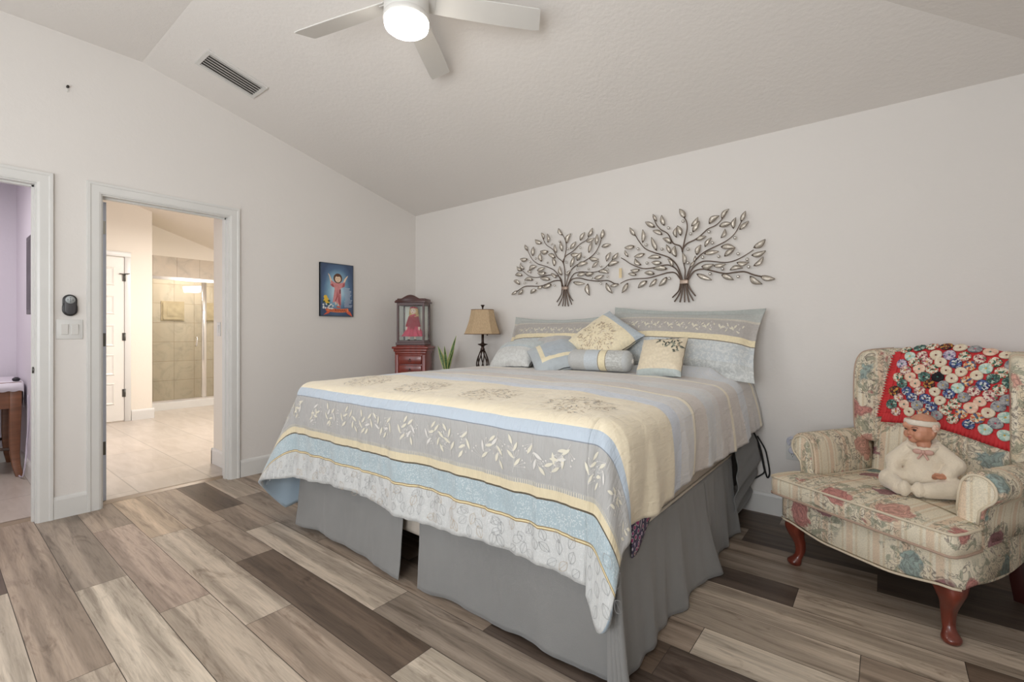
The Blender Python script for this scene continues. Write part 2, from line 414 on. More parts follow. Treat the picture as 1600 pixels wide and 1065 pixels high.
# ------------------------------------------------------------------ bathroom beyond the right doorway
m, nt, b = M_('floor_tile'); v = coords(nt)
mp = nd(nt, 'ShaderNodeMapping'); mp.inputs['Location'].default_value = (0.13, 0.41, 0); nt.links.new(v, mp.inputs[0])
br = nd(nt, 'ShaderNodeTexBrick'); br.offset = 0.5; nt.links.new(mp.outputs[0], br.inputs[0])
for k_, v_ in (('Color1', C(200, 189, 178)), ('Color2', C(192, 182, 172)), ('Mortar', C(164, 155, 145)), ('Scale', 1.0), ('Mortar Size', 0.004), ('Brick Width', 0.93), ('Row Height', 0.462)): br.inputs[k_].default_value = v_
nn = tex(nt, coords(nt, 'Object', (2.0, 9, 1)), 1.5, 5, 0.6, 0.6)
nt.links.new(mix(nt, 1.0, br.outputs[0], ramp(nt, nn.outputs['Fac'], [(0.35, (0.9, 0.88, 0.86, 1)), (0.65, (1.05, 1.05, 1.05, 1))]), 'MULTIPLY'), b.inputs['Base Color'])
b.inputs['Roughness'].default_value = 0.3
M_tile = m
YP = 0.600                                   # partition between closet and bathroom
MB().span((-9.6, YP, -0.03), (XL - WT + 0.01, 3.9, 0.0)).build('floor.001', M_tile, kind='structure')
MB().span((-6.3, -1.5, -0.03), (XL - WT + 0.01, YP, 0.0)).build('floor.002', M_tile, kind='structure')
XCW, XSH = -7.75, -8.45
def bz(y): return 3.08 - 0.32 * (y - 1.0)
wb = MB(); wb.prism([(YP, 0), (1.93, 0), (1.93, bz(1.93) + 0.05), (YP, bz(YP) + .05)], 0, XCW - 0.9, XCW)
wb.build('wall_closet', M_bath, kind='structure')
MB().span((-4.66, 1.607, 0), (XL - WT, 1.72, 2.9)).build('wall_stub', M_bath, kind='structure')
MB().span((-9.7, 3.75, 0), (XL - WT, 3.85, 3.0)).build('wall_vanity', M_bath, kind='structure')
MB().span((-9.7, YP - 0.07, 0), (XL - WT, YP, 3.3)).build('wall_partition', [M_lav], kind='structure')
M_stone = None
m, nt, b = M_('shower_tile'); v = coords(nt)
rot = nd(nt, 'ShaderNodeMapping'); rot.inputs['Rotation'].default_value = (PI / 2, 0, PI / 2)
sx = nd(nt, 'ShaderNodeSeparateXYZ'); nt.links.new(v, sx.inputs[0]); cx = nd(nt, 'ShaderNodeCombineXYZ')
nt.links.new(mth(nt, 'ADD', sx.outputs[1], sx.outputs[0]), cx.inputs[0]); nt.links.new(sx.outputs[2], cx.inputs[1])
br = nd(nt, 'ShaderNodeTexBrick'); br.offset = 0.0; nt.links.new(cx.outputs[0], br.inputs[0])
for k_, v_ in (('Color1', C(200, 186, 168)), ('Color2', C(192, 178, 160)), ('Mortar', C(170, 154, 134)), ('Scale', 1.0), ('Mortar Size', 0.004), ('Brick Width', 0.30), ('Row Height', 0.33)): br.inputs[k_].default_value = v_
nn = tex(nt, v, 4.0, 6, 0.65, 1.5)
nt.links.new(mix(nt, 1.0, br.outputs[0], ramp(nt, nn.outputs['Fac'], [(0.3, (0.82, 0.83, 0.83, 1)), (0.5, (1, 1, 1, 1)), (0.7, (1.06, 1.05, 1.03, 1))]), 'MULTIPLY'), b.inputs['Base Color'])
b.inputs['Roughness'].default_value = 0.35
M_stile = m
SY0, SY1 = 1.93, 3.75
MB().span((-9.7, SY0 - 0.1, 0), (-9.6, SY1, 3.0)).build('wall_shower', M_stile, kind='structure')
MB().span((-9.6, SY0 - 0.09, 0.0), (XSH - 0.2, SY0, 2.9)).build('wall_shower_side', M_stile, kind='structure')
MB().span((-8.47, SY0, 1.99), (-8.40, SY1, 2.29)).build('trim_5', M_stile, kind='structure')
MB().prism([(SY0, 2.29), (SY1, 2.29), (SY1, 2.6), (SY0, 2.9)], 0, -8.47, -8.40).build('wall_over_shower', M_bath, kind='structure')
MB().span((-8.47, SY0, 0.0), (-8.36, SY1, 0.105)).build('trim_6', M_trim, kind='structure')
cb = MB(); cb.prism([(YP - .05, bz(YP - .05)), (3.8, bz(3.8)), (3.8, bz(3.8) + .1), (YP - .05, bz(YP - .05) + .1)], 0, -9.7, XL - WT)
cb.build('ceiling.001', M_bath, kind='structure')
bb = MB()
bb.prism([(XCW + p[0] * 1.2, p[1]) for p in base_prof()], 1, 1.705, 1.93 + 0.02)
bb.build('baseboard_closet', M_trim, kind='structure')
bb = MB(); bb.prism([(1.607 - p[0], p[1]) for p in base_prof()], 0, -4.676, XL - WT); bb.prism([(-4.66 - p[0], p[1]) for p in base_prof()], 1, 1.591, 1.72)
bb.build('baseboard_stub', M_trim, kind='structure')
# bathroom door leaf, swung in against the partition; only its hinge edge shows
M_door = mat('white_door_paint', C(206, 213, 228), 0.4, vary=0.02)  # bluish daylight shade is mixed into the white paint colour
dl = MB(); dl.span((-4.95, 0.746, 0.012), (-4.168, 0.782, 2.050)); dl_o = dl.build('door_1', M_door, kind='structure', bevel=(0.002, 1))
for z in (0.37, 1.11, 1.875):
    h = MB(); h.span((-4.168, 0.750, z - 0.045), (-4.165, 0.778, z + 0.045)); h.tube([(-4.160, 0.748, z - 0.047), (-4.160, 0.748, z + 0.047)], 0.006, 10)
    h.build('hinge', M_nickel if z > 1.5 else M_dknick, dl_o)
# closet door with five panels on the far bathroom wall
cl = MB(); yr, yl = 1.628, 0.90
cl.span((XCW, yl, 0.015), (XCW + 0.012, yr, 2.125))
P5 = ((0.227, 0.507), (0.605, 0.877), (0.976, 1.256), (1.387, 1.634), (1.758, 1.996))
def panel_frame(mb, x, y0, y1, z0, z1):
    e = 0.03
    o = [(y0, z0), (y1, z0), (y1, z1), (y0, z1)]; i_ = [(y0 + e, z0 + e), (y1 - e, z0 + e), (y1 - e, z1 - e), (y0 + e, z1 - e)]; k = [(y0 + .012, z0 + .012), (y1 - .012, z0 + .012), (y1 - .012, z1 - .012), (y0 + .012, z1 - .012)]
    R = [[(x, *p) for p in o], [(x + 0.012, *p) for p in k], [(x + 0.004, *p) for p in i_]]
    mb.rings(R, 0, False, True, False); mb.add([(x + 0.004, *p) for p in i_], [(0, 1, 2, 3)], 0, smooth=False)
for z0, z1 in P5: panel_frame(cl, XCW + 0.012, yl + 0.1, 1.535, z0, z1)
M_cdoor = mat('closet_door_paint', C(232, 228, 221), 0.35, vary=0.02)
co = cl.build('door_2', M_cdoor, kind='structure')
for z in (0.37, 1.10, 1.87):
    h = MB(); h.tube([(XCW + 0.02, yr + 0.006, z - 0.05), (XCW + 0.02, yr + 0.006, z + 0.05)], 0.011, 8); h.span((XCW + 0.012, yr - 0.02, z - 0.05), (XCW + 0.016, yr + 0.02, z + 0.05))
    if z > 1.5: h.tube([(XCW + 0.02, yr + 0.006, z + 0.045), (XCW + 0.05, yr + 0.05, z + 0.05)], 0.006, 6); h.tube([(XCW + 0.03, yr + 0.006, z + .04), (XCW + 0.03, yr - 0.05, z + 0.045)], 0.006, 6)
    h.build('hinge', M_dknick, co)
cs = MB()
for a, c_ in (((1.632, 0.0), (1.70, 2.135)), ((0.80, 2.135), (1.70, 2.20))): cs.span((XCW, a[0], a[1]), (XCW + 0.022, c_[0], c_[1]))
cs.build('trim_7', M_trim, kind='structure', bevel=(0.005, 2))
# glazed shower front
M_chrome = mat('polished_chrome', C(225, 225, 225), 0.12, 1.0, 0.02)
M_sglass = glass('shower_glass', (0.93, 0.95, 0.94, 1))
sh = thing('shower_screen', 'framed glass shower screen with a bright chrome post behind the bathroom doorway', 'shower screen', (-8.43, SY0, 0.105))
o_ = (-8.43, SY0, 0.105)
fr = MB(); fr.span((-8.45, SY0, 1.945), (-8.41, SY1, 1.99)); fr.build('header_rail', M_chrome, sh, org=o_)
fr = MB(); fr.span((-8.45, SY0, 0.105), (-8.41, SY1, 0.135)); fr.build('bottom_rail', M_chrome, sh, org=o_)
fr = MB(); fr.span((-8.45, 2.735, 0.135), (-8.41, 2.80, 1.945)); fr.build('post', M_chrome, sh, org=o_, bevel=(0.006, 2))
fr = MB(); fr.span((-8.434, SY0 + 0.005, 0.135), (-8.426, 2.735, 1.945)); fr.build('door_pane', M_sglass, sh, org=o_)
fr = MB(); fr.span((-8.434, 2.80, 0.135), (-8.426, SY1, 1.945)); fr.build('fixed_pane', M_sglass, sh, org=o_)
h = MB(); h.tube(catmull([(-8.426, 2.66, 1.08), (-8.38, 2.66, 1.07), (-8.375, 2.655, 1.0), (-8.38, 2.65, 0.95), (-8.426, 2.65, 0.94)], 4), 0.012, 8); h.build('handle', M_chrome, sh, org=o_)
M_reflect = mat('niche_tile', C(186, 168, 138), 0.4, vary=0.12, vs=12)  # colour of solid panels that stand in for a framed reflection in the glass
for yc, lab in ((2.68, 'square framed tile inset in the shower wall, left of the chrome post'), (3.29, 'square framed tile inset in the shower wall, right of the chrome post')):
    nb = MB()
    for e, d in ((0.19, 0.012), (0.165, 0.026), (0.12, 0.016), (0.10, 0.03), (0.075, 0.018)): nb.span((-9.6, yc - e * 0.88, 1.52 - e * .88), (-9.6 + d, yc + e * 0.88, 1.52 + e * .88))
    tag(nb.build('tile_inset', M_reflect, org=(-9.6, yc, 1.52)), lab, 'tile inset')
# rocker switch in the bathroom
sw = thing('light_switch', 'single white rocker switch on the bathroom side wall', 'light switch', (-4.538, 1.607, 1.187))
MB().box((0, -0.003, 0), (0.076, 0.006, 0.12)).build('cover_plate', M_trim, sw, bevel=(0.003, 2))
MB().box((0, -0.008, 0), (0.034, 0.008, 0.066), rx=0.06).build('rocker', M_trim, sw, bevel=(0.002, 1))
# ------------------------------------------------------------------ closet beyond the left doorway, its lavender light painted into the walls
MB().span((-6.3, -1.5, 0), (-6.18, YP - .07, 2.7)).build('wall_lavender', M_lav, kind='structure')
MB().span((-6.3, -1.6, 0), (XL - WT, -1.5, 2.7)).build('wall_lavender_side', M_lav, kind='structure')
MB().span((-6.3, -1.6, 2.6), (XL - WT, YP - .07, 2.7)).build('ceiling.002', M_lav, kind='structure')
bb = MB(); bb.prism([(YP - .07 - p[0], p[1]) for p in base_prof()], 0, -6.18, XL - WT)
bb.prism([(-6.18 + p[0], p[1]) for p in base_prof()], 1, -1.5, YP - .07 - .016)
bb.build('baseboard_lavender', M_trim, kind='structure')
M_twood = mat('brown_table_wood', C(120, 78, 54), 0.4, vary=0.2, vs=5, stretch=(1, 1, 8))
tb = thing('side_table', 'brown wooden table with flared legs beside the lavender wall', 'table', (-5.80, 0.0, 0))
tp = MB(); tp.box((0, 0, 0.745), (0.66, 1.0, 0.03)); tp.build('tabletop', M_twood, tb, bevel=(0.004, 2))
ap = MB(); ap.box((0.31, 0, 0.64), (0.02, 0.94, 0.18)); ap.box((-0.30, 0, 0.64), (0.02, 0.94, 0.18)); ap.box((0, 0.475, 0.64), (0.6, 0.02, 0.18)); ap.box((0, -.475, 0.64), (0.6, 0.02, 0.18)); ap.build('apron', M_twood, tb)
for sx_ in (-1, 1):
    for sy_ in (-1, 1):
        R = []
        for z, ox, hw in ((0.73, 0, 0.036), (0.5, 0, 0.034), (0.3, -0.005, 0.032), (0.18, -0.004, 0.028), (0.09, 0.008, 0.025), (0.0, 0.035, 0.023)):
            cx_, cy_ = sx_ * (0.295 + ox), sy_ * (0.465 + ox * 0.6)
            R.append([(cx_ - hw, cy_ - hw, z), (cx_ + hw, cy_ - hw, z), (cx_ + hw, cy_ + hw, z), (cx_ - hw, cy_ + hw, z)])
        MB().rings(R, 0, True, True, False).build('leg', M_twood, tb, bevel=(0.006, 2))
st_ = MB(); st_.tube([(0.295, 0.44, 0.22), (0.0, 0.1, 0.22), (-0.295, -0.44, 0.22)], 0.013, 8); st_.tube([(0.295, -0.44, 0.22), (0, 0, 0.22), (-0.295, 0.44, 0.22)], 0.013, 8); st_.build('stretcher', mat('dark_stretcher', C(70, 52, 44), .5), tb)
# lace runner with scalloped fall
M_lace = mat('white_lace', C(228, 222, 230), 0.8, vary=0.05, bs=0.5, bscale=300)
lc = MB()
def lace(u, v):
    a = -0.48 + 1.17 * u; p = -0.372 + 0.744 * v
    sc_ = 0.018 * abs(math.sin(a * 52))
    fx = max(0.0, abs(p) - 0.334); fy = max(0.0, a - 0.504)
    z = 0.7645 - min(fx, 1) * (1.9 + sc_ * 12) - fy * 1.0 - (0.012 * abs(math.sin(p * 50)) * (fy > .15))
    x = min(abs(p), 0.338) * (1 if p > 0 else -1) * (1 - .02 * (fy > 0)); y = min(a, 0.510)
    return (x, y, max(z, .52))
lc.grid(120, 24, lace); lo = lc.build('lace_runner', M_lace, loc=(-5.80, 0, 0), solid=0.003)
tag(lo, 'white lace cloth with a scalloped edge over the brown table', 'lace cloth')
kn = MB(); kn.lathe([(0.001, 0), (0.018, 0.0), (0.024, 0.01), (0.022, 0.022), (0.010, 0.03), (0.001, 0.031)], (0, 0, 0), 16)
tag(kn.build('round_lid', mat('black_plastic', C(38, 36, 42), .4), loc=(-5.50, 0.47, 0.7667)), 'small round dark knob on the corner of the lace cloth', 'knob')
or_ = thing('wire_ornament', 'small dark twisted wire ornament standing on the lace cloth', 'ornament', (-5.62, 0.32, 0.767))
MB().lathe([(0.001, 0), (0.05, 0), (0.05, 0.008), (0.02, 0.016), (0.001, 0.017)], n=20).build('base', mat('ivory_base', C(222, 190, 170), .5), or_)
wo = MB(); wo.tube([(0, 0.05 * math.sin(t * 0.9) * (1 - t / 26), 0.012 + t * 0.0105) if 0 else (0.02 * math.cos(t * 1.1), 0.035 * math.sin(t * 0.8), 0.014 + t * 0.0105) for t in range(20)], 0.0045, 6)
for t in range(4, 19, 3): wo.sphere((0.02 * math.cos(t * 1.1), 0.035 * math.sin(t * .8) + 0.01, 0.014 + t * .0105), 0.012, 8, 6)
wo.build('twisted_wire', mat('dark_wire', C(52, 50, 56), .4, .6), or_)
pf = thing('picture_frame', 'dark narrow picture frame seen edge-on in the lavender room', 'picture', (-5.06, YP - .07, 1.60))
MB().box((0, -0.013, 0), (0.42, 0.024, 0.60)).build('frame', mat('dark_frame', C(56, 50, 54), .4), pf, bevel=(0.005, 2))
MB().box((0, -0.0265, 0), (0.34, 0.003, 0.52)).build('print', mat('grey_print', C(84, 78, 84), .6, vary=.3), pf)
cdm = MB(); cdm.tube(catmull([(-5.36, YP - .075, 0.66), (-5.34, YP - .076, 0.45), (-5.35, YP - .085, 0.25), (-5.32, YP - .09, 0.19), (-5.30, YP - .10, 0.10), (-5.33, YP - .11, 0.02), (-5.5, YP - .12, 0.006)], 6), 0.006, 6)
tag(cdm.build('white_cord', mat('white_cord', C(196, 188, 200), .5)), 'pale cord running down the lavender wall behind the table leg', 'cord')
# ================================================================== ceiling fan, vent, things on the walls
M_fan = mat('fan_white', C(216, 213, 208), 0.4, vary=0.02)
FX, FY = -1.757, 1.414
fan = thing('ceiling_fan', 'white five-blade ceiling fan with a glowing round light', 'ceiling fan', (FX, FY, 2.915))
o_ = (FX, FY, 2.915)
MB().lathe([(0.001, 0.02), (0.085, 0.02), (0.085, -0.03), (0.06, -0.06), (0.02, -0.07), (0.001, -0.07)], n=32).build('canopy', M_fan, fan)
MB().lathe([(0.001, -0.05), (0.045, -0.05), (0.075, -0.075), (0.098, -0.085), (0.104, -0.10), (0.104, -0.268), (0.100, -0.274), (0.001, -0.274)], n=48).build('motor_housing', M_fan, fan)
MB().lathe([(0.001, -0.270), (0.104, -0.270), (0.106, -0.272), (0.106, -0.296), (0.101, -0.298), (0.001, -0.298)], n=48).build('light_kit', M_fan, fan)
M_lens = emis('lit_opal_lens', (1.0, 0.95, 0.87, 1), 32.0)
MB().lathe([(0.001, -0.297), (0.100, -0.297), (0.1035, -0.303), (0.100, -0.322), (0.085, -0.334), (0.045, -0.341), (0.001, -0.343)], n=48).build('light_lens', M_lens, fan)
def blade():
    mb = MB(); R = []
    for i in range(25):
        t = i / 24; r = 0.10 + 0.55 * t
        wd = 0.050 + 0.012 * math.sin(min(1, t * 1.4) * PI / 2)
        if i == 24: wd *= 0.90
        pit = math.radians(-14); row = []
        for a, h in ((-1, -0.003), (1, -0.003), (1, 0.003), (-1, 0.003)):
            y = a * wd; row.append((r + (0.012 * a if i == 24 else 0), y * math.cos(pit) - h * math.sin(pit), y * math.sin(pit) + h))
        R.append(row)
    mb.rings(R, 0, True, True, False); return mb
for k in range(5):
    a = math.radians(51 + 72 * k)
    mb = blade(); mb.box((0.11, 0, 0.0), (0.05, 0.07, 0.012), rx=math.radians(-14))
    mb.xf(Matrix.Translation((0, 0, -0.195)) @ Matrix.Rotation(a, 4, 'Z')); mb.build('blade', M_fan, fan, bevel=(0.0015, 1))
# ceiling supply vent, on the slope
SL = math.atan2(ZC - ZLOW, YB - YK)
vx, vy = -3.535, 1.335; vz = top_z(vy)
vent = thing('ceiling_vent', 'white louvred air vent in the sloped ceiling near the left wall', 'vent', (vx, vy, vz - 0.001), 0)
Rv = Matrix.Rotation(-SL, 4, 'X')
M_vd = mat('vent_dark', C(120, 116, 110), .8)
fr = MB(); L_, W_ = 0.385, 0.235                    # along y, across x
for a, b in (((-W_ / 2, -L_ / 2), (W_ / 2, -L_ / 2 + .022)), ((-W_ / 2, L_ / 2 - .022), (W_ / 2, L_ / 2)), ((-W_ / 2, -L_ / 2 + .022), (-W_ / 2 + .022, L_ / 2 - .022)), ((W_ / 2 - .03, -L_ / 2 + .022), (W_ / 2, L_ / 2 - .022))):
    fr.span((a[0], a[1], -0.012), (b[0], b[1], 0.0))
fr.xf(Rv); fr.build('frame', M_fan, vent)
bk = MB(); bk.span((-W_ / 2 + .02, -L_ / 2 + .02, -0.002), (W_ / 2 - .02, L_ / 2 - .02, 0.0)); bk.xf(Rv); bk.build('backing', M_vd, vent)
for i in range(6):
    s_ = MB(); s_.box((-W_ / 2 + 0.038 + i * 0.031, 0, -0.010), (0.027, L_ - 0.05, 0.0025), ry=math.radians(28)); s_.xf(Rv); s_.build('louvre', M_fan, vent)
# picture hook and screw high on the left wall
hk = thing('wall_hook', 'tiny dark screw left in the left wall high above the doorways', 'hook', (XL, 0.569, 2.70))
M_dark = mat('dark_metal', C(70, 66, 62), .45, .8)
MB().tube([(0, 0, 0.010), (0.02, 0, 0.010)], 0.007, 10).build('screw_head', M_dark, hk)
MB().box((0.003, 0, -0.011), (0.006, 0.006, 0.02)).build('anchor', M_fan, hk)
# double rocker switch
sw = thing('light_switch', 'white double rocker switch plate on the left wall between the doorways', 'light switch', (XL, 0.579, 1.180))
MB().box((0.003, 0, 0), (0.006, 0.125, 0.125)).build('cover_plate', M_trim, sw, bevel=(0.003, 2))
for y in (-0.024, 0.024):
    MB().box((0.008, y, 0), (0.008, 0.034, 0.066), ry=0.07).build('rocker', M_fan, sw, bevel=(0.002, 1))
# fan remote in its black wall cradle
rm = thing('fan_remote', 'black fan remote in a rounded wall cradle above the double switch', 'remote', (XL, 0.579, 1.332))
def stadium(hw, hh, n=10):
    return [(hw * math.cos(a), (hh - hw) + hw * math.sin(a)) for a in (PI * i / n for i in range(n + 1))] + [(-hw * math.cos(a), -(hh - hw) - hw * math.sin(a)) for a in (PI * i / n for i in range(n + 1))]
M_blk = mat('black_plastic_gloss', C(36, 34, 35), .3, vary=.03)
MB().prism(stadium(0.034, 0.068), 0, 0, 0.016).build('cradle', M_blk, rm, bevel=(0.004, 2))
MB().prism([(p[0], p[1] - 0.045 + 0.024) for p in stadium(0.036, 0.046)], 0, 0.0, 0.020).build('cradle_lip', M_blk, rm, bevel=(0.004, 2))
MB().prism([(p[0], p[1]) for p in stadium(0.027, 0.060)], 0, 0.012, 0.026).build('remote_body', mat('charcoal_plastic', C(70, 68, 70), .4), rm, bevel=(0.004, 2))
fc = MB(); fc.tube([(0.026, 0, 0.034), (0.028, 0, 0.034)], 0.0235, 28); fo_ = fc.build('button_face', mat('grey_face', C(176, 180, 180), .4), rm)
bt = MB()
for dy, dz in ((0, 0), (0.012, 0), (-0.012, 0), (0, 0.012), (0, -0.012)): bt.tube([(0.028, dy, 0.034 + dz), (0.0288, dy, 0.034 + dz)], 0.003, 10)
bt.build('buttons', mat('grey_buttons', C(96, 98, 100), .5), fo_)
# ------------------------------------------------------------------ printed picture on the left wall
py0, py1, pz0, pz1 = 2.252, 2.591, 1.308, 1.802
pc = thing('wall_picture', 'blue printed picture of a robed child with raised arms on the left wall', 'picture', (XL, (py0 + py1) / 2, (pz0 + pz1) / 2))
W2_, H2_ = (py1 - py0) / 2, (pz1 - pz0) / 2
m, nt, b = M_('blue_print'); v = coords(nt)
sp_ = nd(nt, 'ShaderNodeSeparateXYZ'); nt.links.new(v, sp_.inputs[0])
dx = mth(nt, 'POWER', mth(nt, 'MULTIPLY', sp_.outputs[1], 5.4), 2.0); dz = mth(nt, 'POWER', mth(nt, 'MULTIPLY', mth(nt, 'SUBTRACT', sp_.outputs[2], 0.0), 3.7), 2.0)
dd = mth(nt, 'SQRT', mth(nt, 'ADD', dx, dz))
nn = tex(nt, v, 9, 3)
dd = mth(nt, 'ADD', dd, mth(nt, 'MULTIPLY', mth(nt, 'SUBTRACT', nn.outputs['Fac'], 0.5), 0.25))
nt.links.new(ramp(nt, dd, [(0.25, C(186, 214, 226)), (0.5, C(130, 168, 192)), (0.75, C(84, 110, 142)), (1.0, C(66, 82, 112))]), b.inputs['Base Color'])
b.inputs['Roughness'].default_value = 0.35
MB().span((0.0, -W2_, -H2_), (0.020, W2_, H2_)).build('board', m, pc)
ed = MB(); E_ = 0.008
for a, c_ in (((-W2_, -H2_), (W2_, -H2_ + E_)), ((-W2_, H2_ - E_), (W2_, H2_)), ((-W2_, -H2_), (-W2_ + E_, H2_)), ((W2_ - E_, -H2_), (W2_, H2_))): ed.span((0.0, *a), (0.0215, *c_))
ed.build('border', mat('slate_edge', C(66, 78, 92), .5), pc)
def flat(name, polys, mats, x=0.0205, label=None):
    mb = MB()
    for i, (pl, mi) in enumerate(polys): mb.prism([(p[0] / 1000, p[1] / 1000) for p in pl], 0, 0.0195, x + 0.0002 * i, mi)
    return mb.build(name, mats, pc, label=label)
def ell(cx, cy, rx, ry, n=18, a0=0): return [(cx + rx * math.cos(2 * PI * i / n + a0), cy + ry * math.sin(2 * PI * i / n + a0)) for i in range(n)]
M_pk, M_pk2, M_rd = mat('robe_pink', C(214, 142, 142), .5, vary=.1, vs=40), mat('robe_shade', C(176, 92, 96), .5), mat('robe_dark', C(120, 50, 52), .5)
M_sk, M_hr, M_wht = mat('print_skin', C(238, 208, 178), .5), mat('print_hair', C(96, 62, 44), .5), mat('print_white', C(232, 232, 228), .5)
M_yl, M_gn, M_or, M_bn = mat('print_yellow', C(232, 192, 70), .5), mat('print_green', C(58, 84, 58), .5), mat('print_orange', C(232, 128, 82), .5), mat('print_brown', C(110, 62, 48), .5)
# (y right, z up) in millimetres
fig = [([(-40, 60), (-64, 112), (-78, 140), (-84, 134), (-76, 100), (-62, 52)], 3), ([(52, 60), (76, 110), (98, 134), (104, 126), (88, 96), (72, 48)], 3),
       ([(-78, 138), (-92, 152), (-86, 132)], 3), ([(98, 132), (112, 146), (106, 126)], 3),
       ([(-24, 68), (-62, 88), (-70, 44), (-30, 22), (-26, 10), (34, 10), (38, 20), (76, 36), (82, 82), (34, 68)], 0),
       ([(-26, 12), (-40, -80), (-46, -120), (-20, -108), (20, -140), (38, -146), (40, -60), (36, 12)], 0),
       ([(0, 10), (-8, -60), (-26, -106), (-14, -104), (8, -60)], 1), ([(16, 10), (26, -70), (38, -146), (20, -136), (8, -100)], 1), ([(24, 8), (36, 8), (32, -34), (24, -30)], 2), ([(-70, 46), (-48, 58), (-30, 30), (-44, 26)], 1), ([(52, 28), (76, 38), (80, 70), (60, 66)], 1),
       ([(-22, -112), (-14, -112), (-8, -134), (-18, -138)], 3), ([(6, -128), (14, -132), (16, -150), (6, -150)], 3),
       (ell(6, 110, 44, 46), 4), (ell(6, 104, 30, 32), 3), ([(-24, 118), (-14, 140), (8, 148), (28, 138), (36, 116), (20, 130), (4, 124), (-10, 130)], 4),
       (ell(-5, 106, 3.5, 3), 4), (ell(16, 106, 3.5, 3), 4), (ell(6, 86, 6, 2.2), 1)]
flat('robed_figure', fig, [M_pk, M_pk2, M_rd, M_sk, M_hr])
fw = []
rr = random.Random(5)
for cx_, cy_ in ((-118, -68), (-104, -92), (-120, -104), (-96, -118), (-112, -84)): fw.append((ell(cx_, cy_, 19, 17, 9), 0))
for cx_, cy_ in ((-134, -112), (-92, -132), (-84, -104)): fw.append((ell(cx_, cy_, 13, 9, 8, .4), 1))
for i in range(15): fw.append((ell(-118 + rr.uniform(-22, 78), -156 + rr.uniform(-24, 22), 9, 8, 7), 2))
for i in range(6): fw.append((ell(-118 + rr.uniform(-22, 60), -158 + rr.uniform(-20, 18), 4, 3.5, 6), 1))
flat('flowers', fw, [M_yl, M_gn, M_wht])
bn = [([(-124, -176), (-104, -206), (-138, -236), (-88, -220), (-62, -196)], 1), ([(130, -196), (146, -220), (158, -246), (112, -222), (92, -206)], 1),
      ([(-100, -160), (-60, -172), (0, -176), (60, -174), (112, -168), (120, -200), (60, -208), (0, -210), (-60, -206), (-108, -196)], 0), ([(-10, -150), (-2, -164), (36, -166), (30, -152)], 1)]
flat('banner', bn, [M_or, mat('print_orange_shade', C(214, 96, 70), .5)], 0.0225)
TM = Matrix.Translation((0.0238, 0.006, -0.190)) @ Matrix(((0, 0, 1, 0), (1, 0, 0, 0), (0, 1, 0, 0), (0, 0, 0, 1)))
text_mesh('banner_lettering', 'YO REINARE', 0.033, M_rd, pc, TM)
tl_ = MB()
for i in range(15):
    z = 0.022 - i * 0.0125; a = 0.072 + rr.uniform(0, 0.012); tl_.span((0.0195, a, z - 0.0032), (0.0207, min(0.158, a + rr.uniform(0.05, 0.085)), z + 0.0032))
tl_.build('verse_lines', mat('print_verse', C(176, 184, 200), .5), pc)
# ------------------------------------------------------------------ outlet and night light on the back wall
ol = thing('wall_outlet', 'white wall outlet low on the back wall between bed and armchair', 'outlet', (-0.447, YB, 0.425))
MB().box((0, -0.003, 0), (0.072, 0.006, 0.118)).build('cover_plate', M_trim, ol, bevel=(0.003, 2))
for z in (0.026, -0.028):
    so = MB(); so.prism(stadium(0.0145, 0.0175), 1, -0.0085, -0.004); so.xf(Matrix.Translation((0, 0, z))); r_ = so.build('receptacle', M_trim, ol)
    sl = MB(); sl.box((-0.006, -0.0086, z + 0.003), (0.002, 0.001, 0.008)); sl.box((0.006, -0.0086, z + 0.003), (0.002, 0.001, 0.008)); sl.tube([(0, -0.0082, z - 0.009), (0, -0.009, z - 0.009)], 0.0025, 8); sl.build('slots', M_dark, r_)
nl = thing('night_light', 'clear plug-in night light with a curved shade in the wall outlet', 'night light', (-0.447, YB - 0.010, 0.452))
M_cl = mat('milky_plastic', C(206, 206, 216), .25, vary=.02)
MB().lathe([(0.001, 0.0), (0.021, 0.0), (0.021, 0.022), (0.017, 0.028), (0.001, 0.028)], n=24).xf(Matrix.Translation((0, 0, -0.022)) @ Matrix.Rotation(PI / 2, 4, 'X')).build('plug_body', M_cl, nl, bevel=(0.002, 2))
sh_ = MB()
for k in range(3):
    r0 = 0.027 - k * 0.006
    sh_.tube([(r0 * math.cos(a), -0.028, 0.036 + r0 * 1.1 * math.sin(a)) for a in (PI * (-0.35 + 1.7 * i / 20) for i in range(21))], 0.0032, 8)
sh_.build('shade', M_cl, nl)
